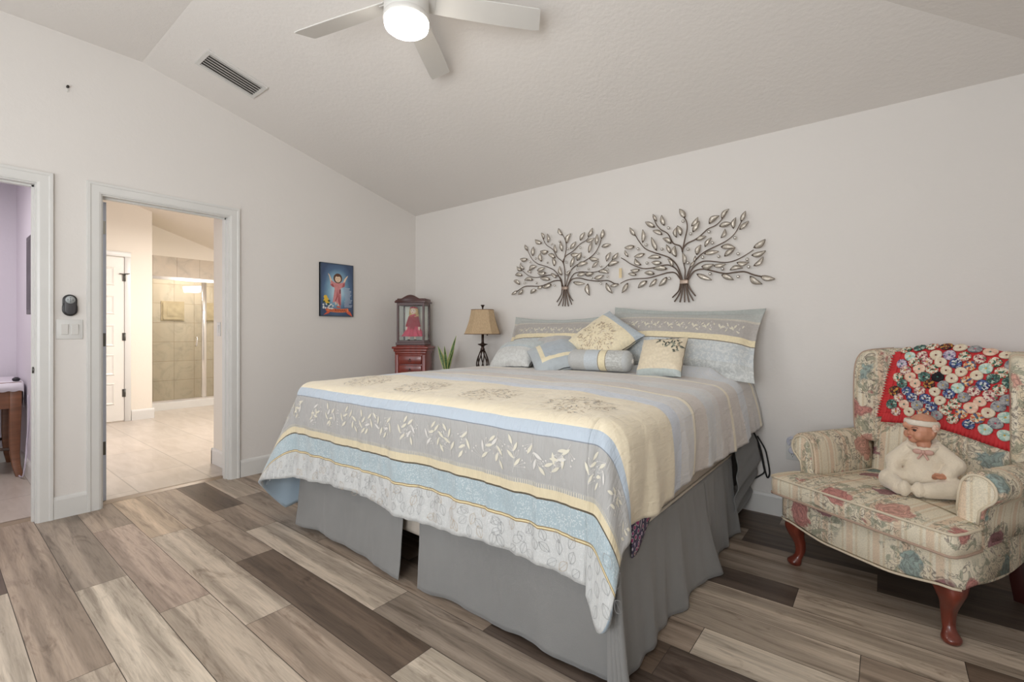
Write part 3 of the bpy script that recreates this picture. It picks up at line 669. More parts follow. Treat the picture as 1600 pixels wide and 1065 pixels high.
# ------------------------------------------------------------------ metal tree wall sculptures
M_br = mat('bronze_rod', C(104, 88, 78), .42, .75, .1)
M_lf = mat('silvered_leaf', C(214, 206, 194), .34, .6, .2, vs=60, bs=.5, bscale=220)
M_lfd = mat('bronze_leaf_base', C(120, 106, 94), .42, .6)
M_bd = mat('mirror_bead', C(215, 212, 206), .12, .9, .04)
def ints(s): return [[int(a) for a in l.split(',')] for l in s.split(';')]
def tree(name, T, label, rod, band, seed):
    o = thing(name, label, 'wall sculpture', (T['x'], 3.352, T['z']), 0, 'metal tree sculptures above the bed')
    rg = random.Random(seed); B = ints(T['b'])
    br = MB(); stub = MB()
    for l in B:
        P = [(l[i] / 1000, 0, l[i + 1] / 1000) for i in range(0, len(l), 2)]
        n_ = len(P); down = P[-1][1 + 1] < P[0][2]
        ph = rg.uniform(-1, 1)
        P = [(p[0], 0.008 * math.sin(i * 0.7 + ph) + (0 if not down else -0.004), p[2]) for i, p in enumerate(P)]
        Q = catmull(P, 5); k = len(Q)
        (stub if down else br).tube(Q, [rod * (1.0 - (0 if down else 0.45) * i / k) for i in range(k)], 6)
    br.build('branches', M_br, o); stub.build('roots', M_br, o)
    bx = MB(); bx.box((band[0], 0, band[1]), (band[2], 0.03, band[3])); bx.build('band', mat('pale_band', C(176, 156, 142), .4, .6), o, bevel=(0.006, 2))
    lf = MB()
    for x0, z0, x1, z1 in ints(T['l']):
        a = Vector((x0 / 1000, 0, z0 / 1000)); b_ = Vector((x1 / 1000, 0, z1 / 1000)); d = b_ - a; L = d.length; d = d / max(L, 1e-6); s_ = Vector((-d.z, 0, d.x))
        y0 = rg.uniform(-0.012, 0.004); cur = rg.uniform(-0.012, 0.012); tilt = rg.uniform(-.5, .5); wd = min(0.0165, L * 0.20) * rg.uniform(0.85, 1.1)
        pts = []; N = 7
        for i in range(N + 1):
            t = i / N; h = wd * math.sin(PI * t ** 0.85) ** 0.9 if 0 < t < 1 else 0.0008
            c = a + d * (L * t) + s_ * (cur * math.sin(PI * t)); yy = y0 - 0.010 * math.sin(PI * t)
            e1 = c + s_ * h; e2 = c - s_ * h
            pts.append(((e1.x, yy + tilt * h, e1.z), (c.x, yy - 0.32 * h, c.z), (e2.x, yy - tilt * h, e2.z)))
        vs = [p for r in pts for p in r]; fs = []
        for i in range(N): fs += [(i * 3, i * 3 + 1, i * 3 + 4, i * 3 + 3), (i * 3 + 1, i * 3 + 2, i * 3 + 5, i * 3 + 4)]
        lf.add(vs, fs[:2], 1); k_ = len(lf.v) - len(vs)
        for f in fs[2:]: lf.f.append(tuple(q + k_ for q in f)); lf.m.append(0); lf.sm.append(True)
        rim = [pts[i][0] for i in range(N + 1)] + [pts[i][2] for i in range(N, -1, -1)]
        lf.tube([(p[0], p[1] - 0.0004, p[2]) for p in rim] + [rim[0]], 0.0009, 4, 1)
    lf.build('leaves', [M_lf, M_lfd], o, solid=0.0015, recalc=False)
    bm0 = MB(); bm0.sphere((0, 0, 0), 0.0098 if rod < 0.005 else 0.0115, 14, 8); bo = None
    for x, z in ints(T['d']):
        if bo is None: bo = bm0.build('bead', M_bd, o)
        else:
            b2 = bo.copy(); COL.objects.link(b2); b2.parent = o; bo2 = b2
        (bo if bo.location.length == 0 else b2).location = (x / 1000, -0.006, z / 1000)
    return o
TREE_A=dict(x=-2.0989,z=1.3782,
 b='-25,166,-40,214,-102,221,-165,205,-251,184,-350,190,-418,189,-487,157,-528,140;-20,166,-51,245,-123,272,-186,273,-294,263,-372,282,-441,333,-487,364;-13,165,-61,255,-112,311,-186,348,-283,383,-339,428,-378,496,-406,544;0,164,-5,293,-25,372,-81,421,-118,486,-186,537,-218,594,-229,622;-17,359,0,439,10,506,-5,568,-30,614;-17,372,10,420,79,456,138,504,204,534,237,579;12,164,50,280,109,335,204,372,278,418,324,486,342,541,355,572;20,163,70,254,138,278,269,265,360,284,422,331,461,367;28,163,70,220,138,227,213,206,306,191,395,189,457,161,491,155;-24,149,-35,98,-81,39;-16,148,-25,80,-66,6;-7,148,-10,79,-25,1;2,147,4,79,0,0;11,147,18,78,32,-1;20,146,38,77,65,12;27,146,45,89,79,43',
 l='-234,556,-305,596;-213,589,-240,646;-165,552,-173,628;-170,478,-251,487;-234,396,-245,473;-97,414,-170,452;-389,506,-423,565;-330,455,-322,535;-389,433,-469,441;-429,346,-469,409;-452,338,-510,380;-446,292,-528,300;-469,211,-540,248;-499,157,-563,125;-435,163,-487,120;-328,243,-423,245;-372,332,-294,361;-344,303,-389,320;-278,320,-197,340;-186,295,-272,301;-149,235,-251,251;-133,194,-218,164;-229,178,-283,164;-289,155,-350,122;-102,345,-123,416;-76,455,-92,526;-25,463,-40,546;-25,600,-61,661;20,526,60,602;55,475,109,528;152,532,195,593;218,557,260,621;209,516,283,536;232,423,260,506;297,481,306,562;338,525,355,596;342,460,417,472;60,428,142,424;60,322,94,408;118,372,157,435;232,378,315,365;260,301,319,349;123,321,223,341;25,248,70,296;-30,261,-51,340;-81,243,-133,286;84,197,190,178;118,250,195,257;195,244,269,255;283,213,364,231;319,263,404,246;404,301,491,325;435,350,487,396;391,338,426,407;218,176,232,80;387,170,439,86;422,143,491,151',
 d='-128,535;-294,429;-359,405;-170,381;-289,213;-420,222;-100,179;18,368;33,476;152,473;185,395;313,410;338,306;395,277;228,293;123,300;395,221;340,168;-49,549;255,219;20,274')
TREE_B=dict(x=-1.1082,z=1.3738,
 b='-25,159,-64,211,-118,219,-184,206,-268,190,-378,191,-435,183,-484,163;-19,158,-53,232,-103,269,-147,276,-222,264,-307,264,-394,302,-443,337,-480,360;-13,158,-46,253,-96,315,-147,345,-222,375,-291,412,-338,474,-370,530,-398,568;-14,360,-32,401,-82,428,-118,498,-170,537,-203,582,-226,641;-13,356,3,440,17,508,14,565,-11,611,-28,650;-12,378,17,413,72,435,113,461,159,496,211,513,250,544,285,596;10,156,38,246,93,310,146,346,218,373,281,399,331,439,368,507,392,566;17,156,59,237,113,274,166,276,269,257,337,266,398,293,445,321;26,155,66,212,126,224,192,205,269,182,331,184,392,183,445,159,486,146;1,157,3,227,-11,292,-14,360;-25,130,-39,81,-85,37;-18,130,-32,67,-71,6;-9,129,-20,59,-33,1;1,129,1,58,0,0;9,128,19,57,31,-1;17,128,35,63,62,8;26,127,45,84,76,40',
 l='-211,558,-284,605;-203,601,-230,656;-140,559,-161,638;-155,495,-226,534;-92,426,-155,470;-96,354,-125,419;-57,325,-64,405;-362,514,-406,581;-303,454,-303,552;-196,383,-237,487;-370,436,-451,434;-419,361,-447,414;-291,371,-374,357;-323,292,-370,345;-170,333,-268,339;-162,292,-237,303;-118,245,-222,253;-215,216,-291,229;-326,255,-398,257;-354,219,-419,232;-82,256,-118,317;-125,187,-184,126;-199,178,-253,123;-276,169,-346,121;-423,163,-472,89;0,263,-11,349;-57,465,-53,539;-21,471,-46,545;3,595,-35,665;52,528,96,584;62,485,106,555;169,529,234,574;250,551,294,611;237,502,313,512;325,473,340,544;371,513,398,578;362,462,416,510;244,424,269,481;83,430,149,446;143,374,186,431;86,325,113,392;136,327,231,334;69,278,76,319;244,363,334,346;269,296,331,340;445,334,512,381;433,286,515,307;445,217,500,270;343,249,416,246;300,203,377,210;199,239,275,245;120,239,199,249;38,246,72,285;86,193,186,144;250,174,325,135;422,154,492,98;486,146,568,124',
 d='-111,539;-280,437;-342,414;-158,391;-272,300;-7,572;46,476;169,474;334,412;191,396;28,370;126,304;232,300;353,305;407,263;416,213;256,213;176,186;353,154;-105,175;26,275')
tree('tree_sculpture', TREE_A, 'smaller metal tree wall sculpture, the left one above the bed', 0.0043, (0.001, 0.151, 0.056, 0.030), 3)
tree('tree_sculpture', TREE_B, 'larger metal tree wall sculpture, the right one above the bed', 0.0052, (0.0, 0.143, 0.058, 0.032), 9)
tg = MB(); tg.box((0, 0, 0), (0.022, 0.003, 0.075)); tg.box((-0.006, -0.002, 0), (0.003, 0.001, 0.07), 1); tg.box((0.006, -0.002, 0), (0.003, 0.001, 0.07), 1)
tag(tg.build('paper_tag', [mat('cream_tag', C(232, 214, 176), .7), mat('tag_stripe', C(206, 178, 130), .7)], loc=(-1.588, 3.335, 1.615)), 'small cream tag hanging where the two metal trees meet', 'tag')
# ================================================================== the bed
BL, BR_, BF, BB = -2.72, -0.70, 1.41, 3.335
M_skirt = mat('grey_skirt_cloth', C(129, 128, 126), .8, vary=.05, vs=3, bs=.25, bscale=500, sheen=.2)
M_matt = mat('grey_mattress_cover', C(184, 174, 162), .8, vary=.04, bs=.2, bscale=300)
bed = thing('bed', 'king-size bed with a plain grey bed skirt, under the striped comforter', 'bed', ((BL + BR_) / 2, (BF + BB) / 2, 0))
bo_ = (bed.location.x, bed.location.y, 0)
mb = MB(); mb.span((BL + 0.02, BF + 0.03, 0.20), (BR_ - 0.02, BB, 0.43)); mb.build('box_spring', M_matt, bed, org=bo_, bevel=(0.03, 3))
mt = MB(); mt.span((BL + 0.02, BF + 0.05, 0.43), (BR_ + 0.006, BB, 0.78)); mo = mt.build('mattress', M_matt, bed, org=bo_, bevel=(0.05, 4))
pp = MB(); pp.tube([(BR_ + 0.004, BF + 0.12, 0.455), (BR_ + 0.006, BF + .5, 0.455), (BR_ + 0.006, BB - .05, 0.455)], 0.006, 8)
pp.tube([(BR_ - 0.010, BF + 0.15, 0.70), (BR_ - 0.010, BB - .05, 0.70)], 0.006, 8)
pp.build('piping', mat('pale_piping', C(200, 190, 176), .6), mo, org=bo_)
M_leg = mat('frame_leg', C(48, 44, 42), .5)
for x, y in ((BL + .15, BF + .25), (BR_ - .15, BF + .25), (BL + .15, BB - .2), (BR_ - .15, BB - .2), ((BL + BR_) / 2, BF + .3)):
    MB().tube([(x, y, 0), (x, y, 0.21)], 0.022, 10).build('frame_leg', M_leg, bed, org=bo_)
def skirt(a, b, ztop, fl, seed, end=(0, 0), amp=0.012, hem=None, nu=90, nv=22, freq=9):
    a, b = Vector(a), Vector(b); d = (b - a); L = d.length; d = d / L; nrm = Vector((d.y, -d.x))
    mb = MB()
    def f(u, v):
        p = a + (b - a) * u; s = (u * L)
        w = nz(s * freq, seed, 0, 0.7) * amp * (0.15 + v) + 0.004 * nz(s * 22, v * 3 + seed)
        e = 0
        for k, ue in ((0, u), (1, 1 - u)):
            if end[k]: e += end[k] * math.exp(-ue * L / 0.10) * v * v
        out = fl * v + w + e
        q = p + nrm * out
        lift = (hem(u) if hem else 0.0)
        z = ztop + (lift + 0.006 - ztop) * v
        return (q.x, q.y, z)
    mb.grid(nu, nv, f)
    return mb.build('bed_skirt', M_skirt, bed, org=bo_, solid=0.003, recalc=False)
hemw = lambda u: 0.012 * math.sin(u * 9) ** 2
skirt((BL - 0.01, BF), (-1.762, BF), 0.42, 0.02, 1, (0.02, 0.01), amp=.02, hem=lambda u: 0.02 + 0.01 * math.sin(u * 5))
skirt((-1.655, BF), (BR_ + 0.0, BF), 0.42, 0.01, 7, (0.01, -0.02), amp=.02, hem=lambda u: 0.014 * math.sin(u * 7) ** 2)
sd = skirt((BR_ + 0.004, BF - 0.02), (BR_ + 0.004, 2.39), 0.445, 0.028, 13, (0.0, 0.07), amp=0.034, freq=13, hem=lambda u: 0.008 * math.sin(u * 6) ** 2)
skirt((BR_ + 0.002, 2.36), (BR_ + 0.002, 2.93), 0.445, 0.02, 19, (0, 0.03), amp=0.03, freq=15, hem=lambda u: 0.004)
bu = MB()
def bunch(u, v):
    y = 2.90 + 0.43 * u; z = 0.55 - 0.43 * v
    ou = 0.02 + 0.055 * math.sin(PI * min(1, v * 1.15)) * (0.4 + 0.6 * u) + 0.012 * math.sin(v * 24 + u * 3.5) * v
    return (BR_ + ou, y, z - 0.05 * (1 - u) * v)
bu.grid(24, 60, bunch); bu.build('bed_skirt', M_skirt, bed, org=bo_, solid=0.004, recalc=False)
skirt((BL - 0.01, BB), (BL - 0.01, BF + 0.01), 0.42, 0.02, 23, (0, 0), hem=hemw)
# folded corner pleat hanging at the right foot
pl = MB()
for k in range(4):
    pl.tube(catmull([(BR_ + 0.004 + 0.010 * k, BF - 0.022 - 0.004 * k, 0.40), (BR_ + 0.01 + 0.012 * k, BF - 0.032, 0.2), (BR_ + 0.016 + 0.014 * k, BF - 0.036 + 0.006 * k, 0.012)], 8), [0.010 + 0.0003 * i for i in range(17)], 8)
pl.build('skirt_pleat', M_skirt, bed, org=bo_)

# ------------------------------------------------------------------ paisley sheet showing below the comforter
m, nt, b = M_('paisley_print'); v = coords(nt)
v1 = vor(nt, v, 42); n1 = tex(nt, v, 60, 2, .5, 1.0)
col = ramp(nt, v1.outputs['Distance'], [(0.0, C(196, 60, 110)), (0.28, C(150, 60, 120)), (0.34, C(220, 210, 214)), (0.46, C(60, 52, 78)), (0.75, C(90, 80, 108)), (0.9, C(190, 180, 190))])
nt.links.new(mix(nt, 0.35, col, n1.outputs['Color'], 'OVERLAY'), b.inputs['Base Color']); b.inputs['Roughness'].default_value = .8
sheet = MB()
def shf(u, v_):
    y = 1.52 + (3.36 - 1.52) * u
    h = 0.42 + 0.05 * math.exp(-((u - 1) / 0.06) ** 2) * 0 + 0.13 * min(1, u / 0.9) - 0.03 * math.exp(-((u - .02) / .05) ** 2)
    h = 0.385 + (0.535 - 0.385) * min(1, max(0, (u - 0.02) / 0.12)) - 0.045 * min(1, max(0, (u - 0.86) / 0.05))
    return (BR_ + 0.018 + 0.006 * nz(y * 8, v_), y, 0.74 + (h - 0.74) * v_)
sheet.grid(90, 12, shf); so_ = sheet.build('bed_sheet', m, solid=0.003, recalc=False, org=(BR_, 2.4, .6))
tag(so_, 'purple paisley sheet edge peeking out below the comforter on the right side', 'sheet')
# black cord hanging beside the bed head
cm = MB()
for P in ([(-0.66, 3.33, 0.52), (-0.635, 3.335, 0.46), (-0.615, 3.345, 0.38), (-0.60, 3.35, 0.29), (-0.585, 3.352, 0.235), (-0.572, 3.352, 0.27), (-0.585, 3.352, 0.36), (-0.60, 3.35, 0.42), (-0.64, 3.34, 0.495)],
          [(-0.655, 3.335, 0.505), (-0.625, 3.345, 0.40), (-0.606, 3.352, 0.30), (-0.603, 3.352, 0.265), (-0.63, 3.35, 0.238), (-0.66, 3.345, 0.215)]):
    cm.tube(catmull(P, 6), 0.0048, 7)
tag(cm.build('black_cord', mat('black_cord', C(28, 26, 26), .45), org=(-.6, 3.34, .3)), 'black power cord looped on the wall at the right bed head', 'cord')

# ------------------------------------------------------------------ the comforter
RHO = 0.085; ZT = 0.895
ix0, ix1, iy0, iy1 = BL + 0.055, BR_ - 0.055, BF + 0.04, 3.345
ARC = RHO * PI / 2; HEMT = 0.575                      # cloth length from inner edge to the foot hem
def top_h(x, y):
    ex = min(x - ix0, ix1 - x); ey = y - iy0
    e = max(0.0, min(ex, ey))
    h = ZT - 0.022 + 0.030 * (1 - math.exp(-e / 0.22))
    h += 0.060 * math.exp(-((y - 3.04) / 0.085) ** 2) * min(1, max(0, (x + 1.50) / .25)) * min(1, max(0, (-.74 - x) / .10))
    h += 0.007 * nz(x, y, 0, 3.2) + 0.004 * nz(x, y, 3, 8) + 0.0018 * nz(x * 6, y * 30, 1)
    return h
def rmax(corner, phi):
    """cloth length from the inner edge: phi 0 = side, 90 = foot"""
    t = phi / (PI / 2)
    if corner == 'R': return 0.40 + (HEMT - 0.40) * t ** 1.2 + 0.17 * math.exp(-((t - .74) / .20) ** 2)
    return 0.91 + (HEMT - 0.91) * t ** 1.3 - 0.10 * math.sin(PI * t)
def tilt(corner, t):
    if corner == 'R': return math.radians(3 + 9 * math.sin(PI * t) ** 1.5)
    return math.radians(6 + 20 * math.sin(PI * min(1, 0.25 + 0.75 * t)) ** 1.3)
def hang(px, py, dx, dy, r, tl, seam, seed, fold=1.0):
    """point r of cloth beyond the inner edge point (px,py), hanging outward along (dx,dy)"""
    if r <= ARC:
        h = RHO * math.sin(r / RHO); d = RHO * (1 - math.cos(r / RHO))
    else:
        e = r - ARC; h = RHO + e * math.sin(tl); d = RHO + e * math.cos(tl)
    k = min(1.0, max(0.0, (r - 0.05) / 0.35))
    w = fold * k * (0.020 * nz(seam * 5.5, seed, d * 0.6) + 0.013 * nz(seam * 15, seed + 3, d * 1.5) * (.4 + .9 * k) + 0.006 * nz(seam * 30, seed + 8, d * 3))
    if seed == 12: w += k * 0.013 * nz(seam * 26, 4, d * .8) * max(0, 1 - abs(seam - 1.75) / .45)
    h += w + 0.018 * math.sin(PI * min(1, r / 0.42)) * fold
    z0 = top_h(px, py)
    return Vector((px + dx * h, py + dy * h, z0 - d))
def S(p, q):
    """cloth point (p across, q along) -> place on the bed"""
    a = (ix0 - p) if p < ix0 else ((p - ix1) if p > ix1 else 0.0); b = max(0.0, iy0 - q)
    px, py = min(max(p, ix0), ix1), max(q, iy0)
    if a == 0 and b == 0: return Vector((p, q, top_h(p, q)))
    sx = -1 if p < ix0 else 1
    r = math.hypot(a, b)
    if b == 0:
        c = 'L' if sx < 0 else 'R'
        fade = min(1, (q - iy0) / 0.35); e2 = min(1, max(0, (q - 2.3) / .8)) if c == 'R' else 0; tl = tilt(c, 0) + (math.radians(3 + 10 * e2) - tilt(c, 0)) * fade
        return hang(px, py, sx, 0, r, tl, q, 11 + sx)
    if a == 0:
        fl = max(0, 1 - (p - ix0) / 0.5); fr = max(0, 1 - (ix1 - p) / 0.3)
        tl = math.radians(3) + (tilt('L', 1) - math.radians(3)) * fl ** 2 + (tilt('R', 1) - math.radians(3)) * fr ** 2
        return hang(px, py, 0, -1, r, tl, p, 5)
    c = 'L' if sx < 0 else 'R'; phi = math.atan2(b, a); t = phi / (PI / 2)
    dx, dy = sx * math.cos(phi), -math.sin(phi)
    fo = 1.0
    k = min(1, max(0, (r - .08) / .4))
    tl = tilt(c, t); v = hang(px, py, dx, dy, r, tl, 0.35 * t, 17 + sx, 0.35)
    for e, seam, seed in ((1 - t, px, 5), (t, iy0, 11 + sx)):      # run smoothly into the foot and the side
        if e < .22: g = 1 - e / .22; g = g * g * (3 - 2 * g); v = v.lerp(hang(px, py, dx, dy, r, tl, seam, seed, 1.0), g)
    if c == 'R':   # two soft pleats where the corner gathers
        w_ = k * 0.016 * math.sin(4 * PI * t) * math.sin(PI * t); v.x += dx * w_; v.y += dy * w_
    return v
def hemfoot(p): # extra cloth on the foot, varying along it
    return 0.012 * math.sin(p * 3.1) + 0.010 * math.sin(p * 7.3 + 1) + 0.025 * max(0, 1 - (p - ix0) / 0.35)
cmf = MB()
NX, NY, NR, NP = 96, 84, 34, 30
def uvq(p, q): return (p + 3.5, q - (iy0 - HEMT))
def addgrid(nu, nv, pq):
    cmf.grid(nu, nv, lambda u, v: S(*pq(u, v)), 0, lambda u, v: uvq(*pq(u, v)))
addgrid(NX, NY, lambda u, v: (ix0 + (ix1 - ix0) * u, iy0 + (iy1 - iy0) * v))
addgrid(NX, NR, lambda u, v: (ix0 + (ix1 - ix0) * u, iy0 - (HEMT + hemfoot(ix0 + (ix1 - ix0) * u) * (1 if u > .02 else 1)) * v))
def sidelen(q, c):
    if c == 'R': return 0.40 + 0.012 * math.sin(q * 5) - 0.035 * min(1, max(0, (q - 2.4) / .8))
    e = min(1, max(0, (q - 2.25) / 0.45)); return 0.66 - 0.46 * e * e * (3 - 2 * e) + 0.25 * max(0, 1 - (q - iy0) / 0.35)
addgrid(NY, NR, lambda u, v: (ix1 + (sidelen(iy0 + (iy1 - iy0) * u, 'R') + (0.40 - sidelen(iy0, 'R')) * max(0, 1 - u * 12)) * v, iy0 + (iy1 - iy0) * u))
addgrid(NY, NR, lambda u, v: (ix0 - (sidelen(iy0 + (iy1 - iy0) * u, 'L') + (0.91 - sidelen(iy0, 'L')) * max(0, 1 - u * 12)) * v, iy0 + (iy1 - iy0) * u))
def corner(c):
    sx = 1 if c == 'R' else -1; x0 = ix1 if c == 'R' else ix0
    e = hemfoot(x0)
    def pq(u, v):
        phi = u * PI / 2; r = (rmax(c, phi) + e * u ** 3) * v
        return (x0 + sx * r * math.cos(phi), iy0 - r * math.sin(phi))
    addgrid(NP, NR, pq)
corner('R'); corner('L')
# outer skin -> closed quilted body with a pale blue lining
me = bpy.data.meshes.new('tmp'); me.from_pydata(cmf.v, [], cmf.f)
bm = bmesh.new(); bm.from_mesh(me); uvl = bm.verts.layers.float_vector.new('cuv')
bm.verts.ensure_lookup_table()
for i, t in cmf.uv.items(): bm.verts[i][uvl] = (t[0], t[1], 0)
bmesh.ops.remove_doubles(bm, verts=bm.verts, dist=0.0006)
bmesh.ops.recalc_face_normals(bm, faces=bm.faces); bm.normal_update()
top = [f for f in bm.faces if f.calc_center_median().z > 0.88]
if sum(f.normal.z for f in top) < 0: bmesh.ops.reverse_faces(bm, faces=bm.faces); bm.normal_update()
bm.verts.ensure_lookup_table(); bm.verts.index_update(); bm.faces.ensure_lookup_table()
cV = [tuple(v.co) for v in bm.verts]; cN = [v.normal.copy() for v in bm.verts]; cU = [(v[uvl].x, v[uvl].y) for v in bm.verts]
cF = [tuple(v.index for v in f.verts) for f in bm.faces]; bnd = [(e.verts[0].index, e.verts[1].index, e.link_faces[0]) for e in bm.edges if len(e.link_faces) == 1]
bedge = []
for a, b_, f in bnd:
    L = [v.index for v in f.verts]; i = L.index(a)
    bedge.append((a, b_) if L[(i + 1) % len(L)] == b_ else (b_, a))
bm.free()
TK = 0.020
CM = MB(); nV = len(cV)
inner = [tuple(Vector(p) - n * TK) for p, n in zip(cV, cN)]
CM.v = cV + inner
CM.f = list(cF) + [tuple(i + nV for i in reversed(f)) for f in cF] + [(b_, a, a + nV, b_ + nV) for a, b_ in bedge]
CM.m = [0] * len(cF) + [1] * len(cF) + [1] * len(bedge); CM.sm = [True] * len(CM.f)
CM.uv = {i: t for i, t in enumerate(cU)}; CM.uv.update({i + nV: t for i, t in enumerate(cU)})
# woven leaves laid on the cloth
def SN(p, q):
    e = 0.004; a = S(p, q); n = (S(p + e, q) - a).cross(S(p, q + e) - a)
    return a, n.normalized() if n.length > 1e-12 else Vector((0, 0, 1))
def cloth_poly(pts, m, h=0.0022):
    vs = []
    for p, q in pts:
        a, n = SN(p, q); vs.append(tuple(a + n * h))
    CM.add(vs, [tuple(range(len(vs)))] if len(vs) <= 4 else [], m)
    if len(vs) > 4:   # strip between the two sides of a leaf
        o = len(CM.v) - len(vs); n_ = len(vs) // 2
        for i in range(n_ - 1):
            CM.f.append((o + i, o + i + 1, o + len(vs) - 2 - i, o + len(vs) - 1 - i)); CM.m.append(m); CM.sm.append(True)
def leaf_pts(p, q, ang, L, W, n=5):
    c, s = math.cos(ang), math.sin(ang); A = []; B = []
    for i in range(n + 1):
        t = i / n; h = W * math.sin(PI * t) ** 0.8 if 0 < t < 1 else 0.0006
        A.append((p + c * L * t - s * h, q + s * L * t + c * h)); B.append((p + c * L * t + s * h, q + s * L * t - c * h))
    return A + B[::-1]
def leaf_outline(p, q, ang, L, W, m, w_=0.0013, mp=lambda a: a):
    A = leaf_pts(p, q, ang, L, W, 7); n = len(A); c, s = math.cos(ang), math.sin(ang)
    cp, cq = p + c * L / 2, q + s * L / 2
    for i in range(n):
        a, b_ = A[i], A[(i + 1) % n]
        if math.hypot(a[0] - b_[0], a[1] - b_[1]) < 1e-4: continue
        ia = (a[0] + (cp - a[0]) * w_ / W, a[1] + (cq - a[1]) * w_ / W * 1.0); ib = (b_[0] + (cp - b_[0]) * w_ / W, b_[1] + (cq - b_[1]) * w_ / W)
        cloth_poly([mp(a), mp(b_), mp(ib), mp(ia)], m)
    cloth_poly([mp(a) for a in [(p + s * .0006, q - c * .0006), (p + c * L + s * .0004, q + s * L - c * .0004), (p + c * L - s * .0004, q + s * L + c * .0004), (p - s * .0006, q + c * .0006)]], m)
def line(p, q, ang, L, w_, m):
    c, s = math.cos(ang), math.sin(ang)
    for i in range(3):
        a, b_ = L * i / 3, L * (i + 1) / 3
        cloth_poly([(p + c * a + s * w_, q + s * a - c * w_), (p + c * b_ + s * w_, q + s * b_ - c * w_), (p + c * b_ - s * w_, q + s * b_ + c * w_), (p + c * a - s * w_, q + s * a + c * w_)], m)
rg = random.Random(11)
Q0 = iy0 - HEMT
def sprig(p, q, ang, sc, m=2):
    """a curved stalk with five slim leaves and a fan of berries"""
    bend = rg.choice((-1, 1)) * .5; x, y, a = p, q, ang
    for k in range(4):
        L = 0.026 * sc; line(x, y, a, L, 0.0007, 3); x += math.cos(a) * L; y += math.sin(a) * L; a += bend * .35
        if k < 3:
            sd_ = 1 if k % 2 else -1; LL = (.040, .044, .036)[k] * sc
            cloth_poly(leaf_pts(x, y, a + sd_ * rg.uniform(.55, .8), LL, .0062 * sc), m if rg.random() < .8 else 3)
            if k: leaf_outline(x, y, a - sd_ * rg.uniform(.6, .8), LL * .9, .0058 * sc, 3, .0011)
    cloth_poly(leaf_pts(x, y, a, .038 * sc, .0062 * sc), m)
    b0 = rg.choice((-1, 1))
    for off in (.75, 1.0, 1.3):
        L = rg.uniform(.035, .055) * sc; x0_, y0_ = p + math.cos(ang) * .022, q + math.sin(ang) * .022; line(x0_, y0_, ang + b0 * off, L, .0005, 3)
        cloth_poly(leaf_pts(x0_ + math.cos(ang + b0 * off) * L - .003, y0_ + math.sin(ang + b0 * off) * L, 0, .007, .0032, 4), 3)
p = BL - 0.42; up = True; i = 0
while p < BR_ + 0.30:
    a = (math.radians(80) if up else math.radians(-100)) + rg.uniform(-.35, .35)
    sprig(p, Q0 + (0.305 if up else 0.446) + rg.uniform(-.006, .006), a, 1.0)
    p += 0.080; up = not up
# medallions of scattered stitches on the yellow panel
for mx in (-0.93, -1.385, -1.84, -2.295):
    for k in range(230):
        r = 0.138 * math.sqrt(rg.random()); a = rg.uniform(0, 2 * PI)
        cloth_poly(leaf_pts(mx + r * math.cos(a), 1.585 + r * math.sin(a), a + rg.uniform(-1.3, 1.3), rg.uniform(.011, .022), .0019, 3), rg.choice((4, 4, 5, 6)), .0012)
# outlined leaves in the silver border along the foot hem
p = BL - 0.38
while p < ix1 - 0.03:
    for q in (0.010, 0.052, 0.092):
        leaf_outline(p + rg.uniform(-.014, .014), Q0 + q + rg.uniform(-.006, .006), rg.uniform(.3, 2.6), rg.uniform(.040, .052), .015, 4 if rg.random() < .3 else 6, .0011)
    p += 0.052
for t0, rr0 in ((.92, .46), (.92, .53), (.78, .50), (.78, .57), (.64, .47), (.66, .545), (.66, .615), (.52, .53), (.54, .60), (.80, .64), (.90, .60)):
    ph0 = t0 * PI / 2
    def cmap(a, ph0=ph0, rr0=rr0):
        ph = ph0 + a[0] * 2.2 / rr0; r = rr0 + a[1]; return (ix1 + r * math.cos(ph), iy0 - r * math.sin(ph))
    an = rg.uniform(-2.2, -.9); leaf_outline(-.025 * math.cos(an), -.025 * math.sin(an), an, .050, .017, 6, .0012, cmap)
# pinked comb edge above the tan band
p = BL - 0.42
while p < BR_ + 0.32:
    cloth_poly([(p, Q0 + .273), (p + .0028, Q0 + .273), (p + .0028, Q0 + .288), (p, Q0 + .288)], 2, .0016); p += 0.0095
# the cloth: bands across, woven texture
m, nt, b = M_('comforter_cloth')
tc = nd(nt, 'ShaderNodeTexCoord'); sp_ = nd(nt, 'ShaderNodeSeparateXYZ'); nt.links.new(tc.outputs['UV'], sp_.inputs[0])
T = 2.62
bands = [(0, (198, 199, 197)), (.126, (150, 128, 88)), (.130, (226, 210, 168)), (.135, (150, 128, 88)), (.139, (168, 184, 190)), (.232, (92, 82, 66)), (.239, (218, 204, 172)), (.273, (178, 176, 172)), (.291, (170, 168, 165)), (.452, (128, 134, 142)), (.456, (181, 192, 203)),
         (.503, (234, 221, 194)), (.955, (206, 212, 222)), (1.055, (212, 211, 211)), (1.21, (238, 228, 204)), (1.242, (140, 128, 112)), (1.246, (206, 197, 190)), (1.40, (205, 207, 209)), (1.54, (211, 209, 208)), (1.62, (206, 199, 195)), (1.80, (238, 228, 204)), (1.84, (209, 201, 195)), (2.02, (211, 214, 219)), (2.16, (207, 201, 197)), (2.38, (236, 226, 202)), (2.42, (204, 199, 194))]
K = 1.02
def const(nt, fac, stops):
    """colour bands as nested steps: no limit on the number of stops"""
    cur = C(*stops[0][1], K)
    for t, c in stops[1:]:
        cur = mix(nt, mth(nt, 'GREATER_THAN', fac, t), cur, C(*c, K))
    return cur
wob = tex(nt, tc.outputs['UV'], 7, 2)
